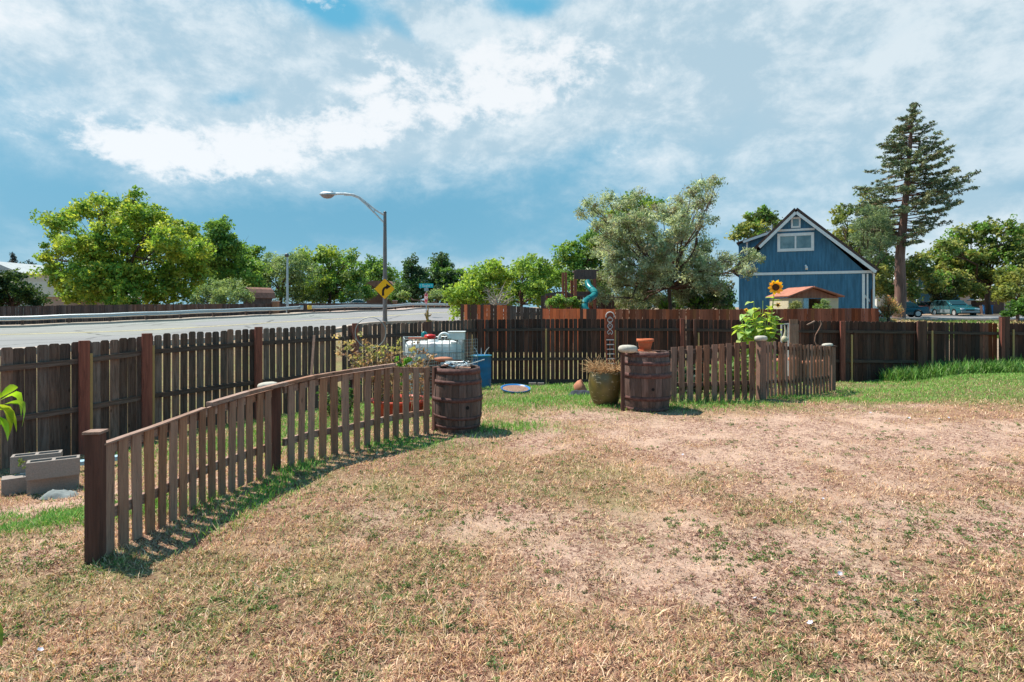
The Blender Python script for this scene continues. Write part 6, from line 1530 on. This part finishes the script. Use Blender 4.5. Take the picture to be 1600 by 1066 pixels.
def bloom(parent, c, r, n, face, seed):
    rr = random.Random(seed); f = Vector(face).normalized(); a = f.cross(Vector((0, 0, 1))).normalized(); b = a.cross(f); q = MB()
    for k in range(n*2):
        t = 2*math.pi*(k+.5*(k % 2))/n/1.0+rr.uniform(-.07, .07); d = a*math.cos(t)+b*math.sin(t); s_ = a*-math.sin(t)+b*math.cos(t); L = r*rr.uniform(.86, 1.06); w_ = r*.17; o_ = f*(.004*(k % 3))
        base = c+o_+d*r*.42; tip = c+o_+d*L+f*rr.uniform(-.02, .03); mid = c+o_+d*(r*.42+(L-r*.42)*.5)+f*.012
        q.add([base-s_*w_*.5, mid-s_*w_, tip, mid+s_*w_, base+s_*w_*.5], [(0, 1, 2, 3, 4)])
    q.build('petals', M['petal'], parent)
    q = MB(); M_ = Matrix.Translation(c) @ f.to_track_quat('Z', 'Y').to_matrix().to_4x4()
    vs = []; prof = [(r*.46, -.01), (r*.47, .008), (r*.38, .022), (r*.2, .018), (r*.02, .014)]; n_ = 20
    for rad_, z_ in prof: vs += [M_ @ Vector((rad_*math.cos(2*math.pi*j/n_), rad_*math.sin(2*math.pi*j/n_), z_)) for j in range(n_)]
    q.add(vs, [(i*n_+j, i*n_+(j+1) % n_, (i+1)*n_+(j+1) % n_, (i+1)*n_+j) for i in range(4) for j in range(n_)], True); q.build('seed_head', M['seed'], parent)
bloom(sf, P(1212, 449, Ysf-.03), m_px(12, Ysf), 20, (-.15, -1, .05), 1); bloom(sf, P(1215, 477, Ysf-.05), m_px(4.5, Ysf), 10, (.3, -1, .2), 2); bloom(sf, P(1166, 485, Ysf-.1), m_px(3, Ysf), 9, (-.2, -1, .4), 3)
for k, (px, tp, Y_, tn) in enumerate(((1118, 560, 11.4, 0), (1140, 565, 11.6, 0), (1163, 555, 11.3, 0), (1085, 575, 11.6, 1), (1070, 570, 12.2, 1))):
    shrubby('squash_plant', ['leafy green squash plant behind right picket fence, nearest the middle', 'green squash plant just left of the sunflower stems', 'bright green squash plant under the sunflower clump', 'dark low plant behind pickets beside the right barrel', 'dark plant farther back beside the right barrel'][k], 'plant', px, Y_,
       [[(px+rnd.uniform(-8, 8), 625), (px+rnd.uniform(-12, 12), 600), (px+rnd.uniform(-15, 15), tp+rnd.uniform(0, 15))] for _ in range(7)], [[(.16, .28, .07), (.11, .21, .06), (.24, .34, .14)], [(.06, .10, .06), (.04, .07, .05)]][tn], .10, 9, .09, 20+k, M['twig'], aspect=.8)

# sapling at the left edge: only leaves reach into view
sx, sy = -2.13, 2.2
sp_ = thing('peach_sapling', 'glossy bright green peach leaves reaching in at left edge', 'sapling', (sx, sy, g(sx, sy)))
q = MB(); z0 = g(sx, sy); q.tube([(sx, sy, z0), (sx+.02, sy, z0+.5), (sx-.02, sy+.02, z0+1.0), (sx+.03, sy, z0+1.5)], [.016, .013, .010, .005], 8)
q.tube([(sx-.01, sy, z0+1.05), (sx+.12, sy-.02, z0+1.22), (X(6, sy), sy-.03, Z(628, sy))], [.007, .005, .003], 6); q.tube([(sx+.0, sy, z0+.6), (X(-12, sy), sy, Z(968, sy)+.02)], [.006, .003], 6)
q.build('stem', M['twig'], sp_)
q = MB()
def longleaf(q, p, tip, w_, bow=.02, fold=.25):
    p = Vector(p); tip = Vector(tip); d = tip-p; L = d.length; d.normalize(); s_ = d.cross(Vector((.15, 1, .25))).normalized(); n = s_.cross(d); pr_ = [(0, .05), (.15, .5), (.35, .92), (.55, 1), (.75, .72), (.9, .36), (1, 0)]
    mid = [p+d*L*u+n*bow*math.sin(math.pi*u)+Vector((0, 0, bow*1.2*math.sin(math.pi*u))) for u, _ in pr_]; a = [m_+s_*w_*v+n*w_*fold*v for m_, (_, v) in zip(mid, pr_)]; b = [m_-s_*w_*v+n*w_*fold*v for m_, (_, v) in zip(mid, pr_)]; k = len(pr_)
    q.add(mid+a+b, [(i, i+1, k+i+1, k+i) for i in range(k-1)]+[(i+1, i, 2*k+i, 2*k+i+1) for i in range(k-1)], True)
bq = lambda a_, b_, dy=0: P(a_, b_, sy+dy)
for a_, b_, w_, bw in (((-4, 624), (28, 605), .013, .012), ((0, 626), (33, 652), .017, .03), ((6, 632), (34, 668), .014, .03), ((-6, 632), (14, 682), .020, .02), ((-8, 650), (12, 690), .016, .01), ((-18, 630), (4, 618), .012, .01), ((-10, 640), (26, 676), .013, .02), ((-20, 640), (2, 664), .018, .0),
                       ((-30, 620), (-2, 640), .018, .02), ((-40, 650), (-8, 690), .018, .02)):
    longleaf(q, bq(*a_), bq(*b_, rnd.uniform(-.03, .03)), w_, bw)
for _ in range(26):
    p = Vector((sx+rnd.uniform(-.12, .02), sy+rnd.uniform(-.15, .15), z0+rnd.uniform(1.1, 1.6))); longleaf(q, p, p+Vector((rnd.uniform(-.14, .04), rnd.uniform(-.1, .1), rnd.uniform(-.12, .05))), .014, .02)
q.build('leaves', M['peachleaf'], sp_)
q = MB(); longleaf(q, bq(-14, 962), bq(2, 1012), .021, .006, .1); q.build('leaves', M['darkleaf'], sp_, ); 
# weed growing on the block
shrubby('block_weed', 'small green weed growing out of the rear concrete block', 'plant', 38, 6.95, [[(36, 729), (34, 722), (30, 716)], [(38, 729), (40, 720), (38, 710)], [(30, 727), (24, 722)], [(42, 726), (48, 719)]], [(.14, .22, .05), (.22, .26, .08)], .028, 10, .022, 31, M['twig'], r0=.003, base=Z(729, 6.95))
# small white bindweed flowers in the lawn
fm = MB(); 
for k in range(5):
    a = 2*math.pi*k/5; fm.add([(0, 0, .004), (.014*math.cos(a-.62), .014*math.sin(a-.62), .010), (.018*math.cos(a), .018*math.sin(a), .013), (.014*math.cos(a+.62), .014*math.sin(a+.62), .010)], [(0, 1, 2, 3)])
f0 = None
for k, (px, py) in enumerate(((1284, 766), (1289, 765), (1286, 778), (1237, 785), (1406, 791), (1314, 816), (1344, 826), (1388, 826), (1308, 849), (1312, 895), (1430, 938), (1267, 973), (1533, 724), (1545, 727), (1520, 699), (1421, 653), (1360, 645), (1482, 652), (1468, 654), (1580, 673), (1592, 679), (1386, 645), (1080, 775), (1097, 782), (920, 842), (1180, 934), (1187, 936), (1067, 710), (62, 1015), (1498, 661))):
    Y_ = EYE*F/(py-HOR)
    for _ in range(6): Y_ = (EYE-float(gn(X(px, Y_), Y_))-.025)*F/(py-HOR)
    x = X(px, Y_); z = float(gn(x, Y_))+.018
    if f0 is None: f0 = fm.build('bindweed_flower', M['flower'], local=True); o = f0
    else: o = f0.copy(); COL.objects.link(o)
    o.location = (x, Y_, z); o.rotation_euler = (R(28+rnd.uniform(-12, 12)), R(rnd.uniform(-15, 15)), rnd.uniform(0, 6)); s_ = rnd.uniform(.5, .95)*(1+.04*max(0, Y_-5)); o.scale = (s_,)*3
    tag(o, 'tiny white bindweed flower open in the dry lawn', 'flower', 'white bindweed flowers scattered in the lawn')
# ---------------------------------------------------------------- grass and weeds
def blades(n, region, hfun, wid, tfun, dens, seed, name, label, flatness=.5, segs=2, curl=.5):
    r_ = np.random.default_rng(seed); x0, x1, y0, y1 = region
    # positions denser near the camera
    N = int(n*2.2); u = r_.random(N); y = y0*(y1/y0)**u if y0 > 0 else y0+(y1-y0)*u
    x = r_.random(N)*2-1; half = np.minimum(.86*y+.5, 99); x = np.clip(x*half, -99, 99)
    ok = (x > x0) & (x < x1); x, y = x[ok], y[ok]
    # clumping: pull blades towards tuft centres
    cx = np.floor(x/.085)*.085+.0425; cy = np.floor(y/.085)*.085+.0425
    hx = vnoise(cx, cy, 40, seed+2, 1)-.5; hy = vnoise(cx, cy, 40, seed+3, 1)-.5
    pull = .45*r_.random(len(x)); x = x+(cx+hx*.08-x)*pull; y = y+(cy+hy*.08-y)*pull
    p = dens(x, y); keep = r_.random(len(x)) < p; x, y = x[keep][:n], y[keep][:n]; N = len(x)
    z = gn(x, y)-.004
    h = hfun(x, y)*(.45+.9*r_.random(N)); a = r_.random(N)*2*np.pi
    lean = np.clip(flatness*(.4+1.2*r_.random(N)), 0, 1.35)
    w_ = wid*(.6+.8*r_.random(N))*(1+.10*np.maximum(0, y-3.2)); b = a+np.pi/2+r_.normal(size=N)*.5
    wx, wy = np.cos(b)*w_/2, np.sin(b)*w_/2
    d = np.stack([np.cos(a)*np.sin(lean), np.sin(a)*np.sin(lean), np.cos(lean)], 1); P0 = np.stack([x, y, z], 1); W = np.stack([wx, wy, 0*wx], 1)
    l2 = np.clip(lean+curl*r_.random(N)*1.2, 0, 1.7); d2 = np.stack([np.cos(a)*np.sin(l2), np.sin(a)*np.sin(l2), np.cos(l2)], 1)
    P1 = P0+d*(h*.55)[:, None]; P2 = P1+d2*(h*.5)[:, None]; P2[:, 2] = np.maximum(P2[:, 2], z+.003)
    V_ = np.stack([P0-W*.7, P0+W*.7, P1+W, P1-W, P2+W*.12, P2-W*.12], 1).reshape(-1, 3)
    i_ = np.arange(N)*6; F_ = np.concatenate([np.stack([i_, i_+1, i_+2, i_+3], 1), np.stack([i_+3, i_+2, i_+4, i_+5], 1)])
    col = np.repeat(tfun(x, y, r_), 6, 0)
    return tag(npmesh(name, V_, 4, F_, M['drygrass'], col=col), label, 'grass', kind='stuff')
STR = np.array([(.76, .49, .32), (.60, .36, .235), (.86, .62, .45), (.44, .22, .16), (.24, .10, .085), (.70, .51, .28)])
GRN = np.array([(.15, .24, .06), (.10, .18, .05), (.24, .30, .10), (.30, .28, .10)])
def t_dry(x, y, r_):
    k = r_.integers(0, 6, len(x)); c = STR[k]; gg = green(x, y); m = (r_.random(len(x)) < gg*.75)[:, None]
    return np.where(m, GRN[r_.integers(0, 4, len(x))], c)*(.8+.4*r_.random((len(x), 1)))
def t_green(x, y, r_):
    return np.array([(.16, .36, .06), (.11, .26, .05), (.24, .42, .09)])[r_.integers(0, 3, len(x))]*(.8+.4*r_.random((len(x), 1)))
def inside(x, y):
    xl = np.interp(y, [2, 9.1, 17.4], [-9, -7.6, -1.0]); return (x > xl+.05) & (y < 17.25)
blades(300000, (-9, 17, 2.25, 17.3), lambda x, y: .028+.024*vnoise(x, y, 3, 41)+.016*green(x, y), .0033, t_dry,
       lambda x, y: inside(x, y)*np.clip(1.12-1.05*bare(x, y), .16, 1)*(.38+.62*(vnoise(x, y, 7, 43) > .45)), 51, 'lawn_grass', 'short dry straw coloured grass over the yard', flatness=.86, curl=.7)
blades(34000, (-9, 17, 2.25, 11), lambda x, y: .06+.035*vnoise(x, y, 2, 44), .0036, t_dry,
       lambda x, y: inside(x, y)*(vnoise(x, y, 1.7, 45) > .50)*(vnoise(x, y, 6, 46) > .5)*(1-bare(x, y)), 52, 'dry_grass_tufts', 'longer straw tufts lying over the lawn', flatness=.85, curl=.8)
def lush(x, y):
    v = 0*x
    for a, b, sa, sb, k in ((-3.9, 5.0, 1.1, .28, 1), (-2.1, 5.6, .18, .9, .4), (-1.4, 7.1, .6, .28, .45), (.9, 10.6, 1.6, .9, .6), (2.2, 9.9, 1.2, .35, 1), (3.1, 10.0, 1.0, .25, 1), (5.3, 11.0, 1.6, .5, .7), (-.1, 8.1, .5, .3, .8),
                            (-3.2, 9.0, 1.6, 1.2, .7), (-2.5, 11.5, 2.4, 1.6, .5), (1.5, 13.5, 2.2, 2.0, .55), (8, 12.5, 2.2, 1.4, .35), (12, 14.5, 3, 1.8, .5), (.3, 11.3, 1.3, .5, .4)):
        v = np.maximum(v, k*np.exp(-((x-a)/sa)**2-((y-b)/sb)**2))
    v = np.maximum(v, 1.0*((y > 16.2) & (x > 9.6)))
    return v
blades(190000, (-9, 17, 3.8, 17.2), lambda x, y: .045+.045*vnoise(x, y, 1.5, 47), .0040, t_green,
       lambda x, y: inside(x, y)*lush(x, y)*(vnoise(x, y, 5, 48) > .27)*2.2, 53, 'green_grass', 'lush green grass along the fences and barrels', flatness=.55)
# tall weeds along the right part of the back fence
def t_weed(x, y, r_): return np.array([(.10, .24, .04), (.07, .18, .04), (.15, .30, .06), (.20, .28, .10)])[r_.integers(0, 4, len(x))]*(.8+.4*r_.random((len(x), 1)))
blades(26000, (9.8, 17.5, 15.0, 17.25), lambda x, y: .28+.16*vnoise(x, y, 1.2, 49)-.06*np.clip((11.5-x), 0, 2), .009, t_weed,
       lambda x, y: (y > 15.9+.7*vnoise(x, y, .9, 50)-.12*(x-12))*(x > 10.4)*(.5+.5*(vnoise(x, y, 3, 58) > .5)), 54, 'tall_weeds', 'tall bright green weeds along the right part of back fence', flatness=.4)
blades(7000, (.2, 5.8, 9.2, 13), lambda x, y: .13+.08*vnoise(x, y, 3, 59), .006, t_weed,
       lambda x, y: np.maximum(np.exp(-((x-3.0)/.55)**2-((y-10.0)/.3)**2), np.exp(-((x-1.25)/.35)**2-((y-12.6)/.5)**2))+.35*np.exp(-((x-2.0)/.4)**2-((y-9.1)/.15)**2), 55, 'tall_weeds', 'green weed tufts around the urn and right barrel', flatness=.5)
# low broadleaf weeds
def weeds():
    r_ = np.random.default_rng(77); C = []; RR = []
    cand = 22000; y = 2.4*(17/2.4)**r_.random(cand); x = (r_.random(cand)*2-1)*.86*y
    pr_ = inside(x, y)*np.clip(.05+.85*(vnoise(x, y, 1.5, 61) > .53)*(vnoise(x, y, 3.5, 62) > .47)+.75*np.exp(-((x-1.9)**2/.5+(y-3.15)**2/.12))+.5*np.exp(-((x-1.2)**2/.12+(y-4.1)**2/.05))+.35*np.exp(-((x-2.6)**2/1.2+(y-3.7)**2/.5))+.6*np.exp(-((x-3.0)**2/.8+(y-4.5)**2/.10))+.5*np.exp(-((x-4.8)**2/.8+(y-6.2)**2/.15))+.3*np.exp(-((x+.4)**2/1.5+(y-5.2)**2/.3)), 0, 1)
    k = r_.random(cand) < pr_*.5; x, y = x[k], y[k]; z = gn(x, y)+.008
    s = (.022+.05*r_.random(len(x))**1.4)
    V_, F_, c_ = leafcloud(np.stack([x, y, z], 1), s, 16, .017, [(.15, .23, .08), (.11, .18, .06), (.20, .27, .10), (.17, .15, .08)], aspect=.55, flat=.35, seed=78, up=.6)
    tag(npmesh('ground_weeds', V_, 4, F_, M['leaf'], col=c_), 'small green broadleaf weeds dotted through the lawn', 'weeds', kind='stuff')
weeds()
# dead leaf litter and clods, brown red
def litter():
    r_ = np.random.default_rng(79); n = 150000; y = 2.4*(12/2.4)**r_.random(n); x = (r_.random(n)*2-1)*.86*y
    k = r_.random(n) < inside(x, y)*(.22+.78*(vnoise(x, y, 2.2, 63) > .5)*(vnoise(x, y, 9, 64) > .45)); x, y = x[k], y[k]; z = gn(x, y)+.004
    V_, F_, c_ = leafcloud(np.stack([x, y, z], 1), np.full(len(x), .02), 2, .011, [(.13, .05, .042), (.07, .03, .027), (.19, .08, .06), (.46, .29, .18)], aspect=.5, flat=.2, seed=80, up=.8)
    tag(npmesh('leaf_litter', V_, 4, F_, M['drygrass'], col=c_), 'reddish brown dead litter on the bare soil', 'litter', kind='stuff')
litter()
# dry verge and grass beyond the fence at the right
blades(30000, (18, 48, 30, 52), lambda x, y: .10+.06*vnoise(x, y, .5, 65), .02, lambda x, y, r_: np.where((vnoise(x, y, .25, 66) > .5)[:, None], np.array([.16, .26, .06]), np.array([.46, .36, .18]))*(.8+.4*r_.random((len(x), 1))),
       lambda x, y: 1.0*((y < np.interp(x, [21, 30, 40, 60], [49.5, 45, 40.6, 34.6]))), 56, 'verge_grass', 'dry and green verge grass beyond the back fence', flatness=.4)
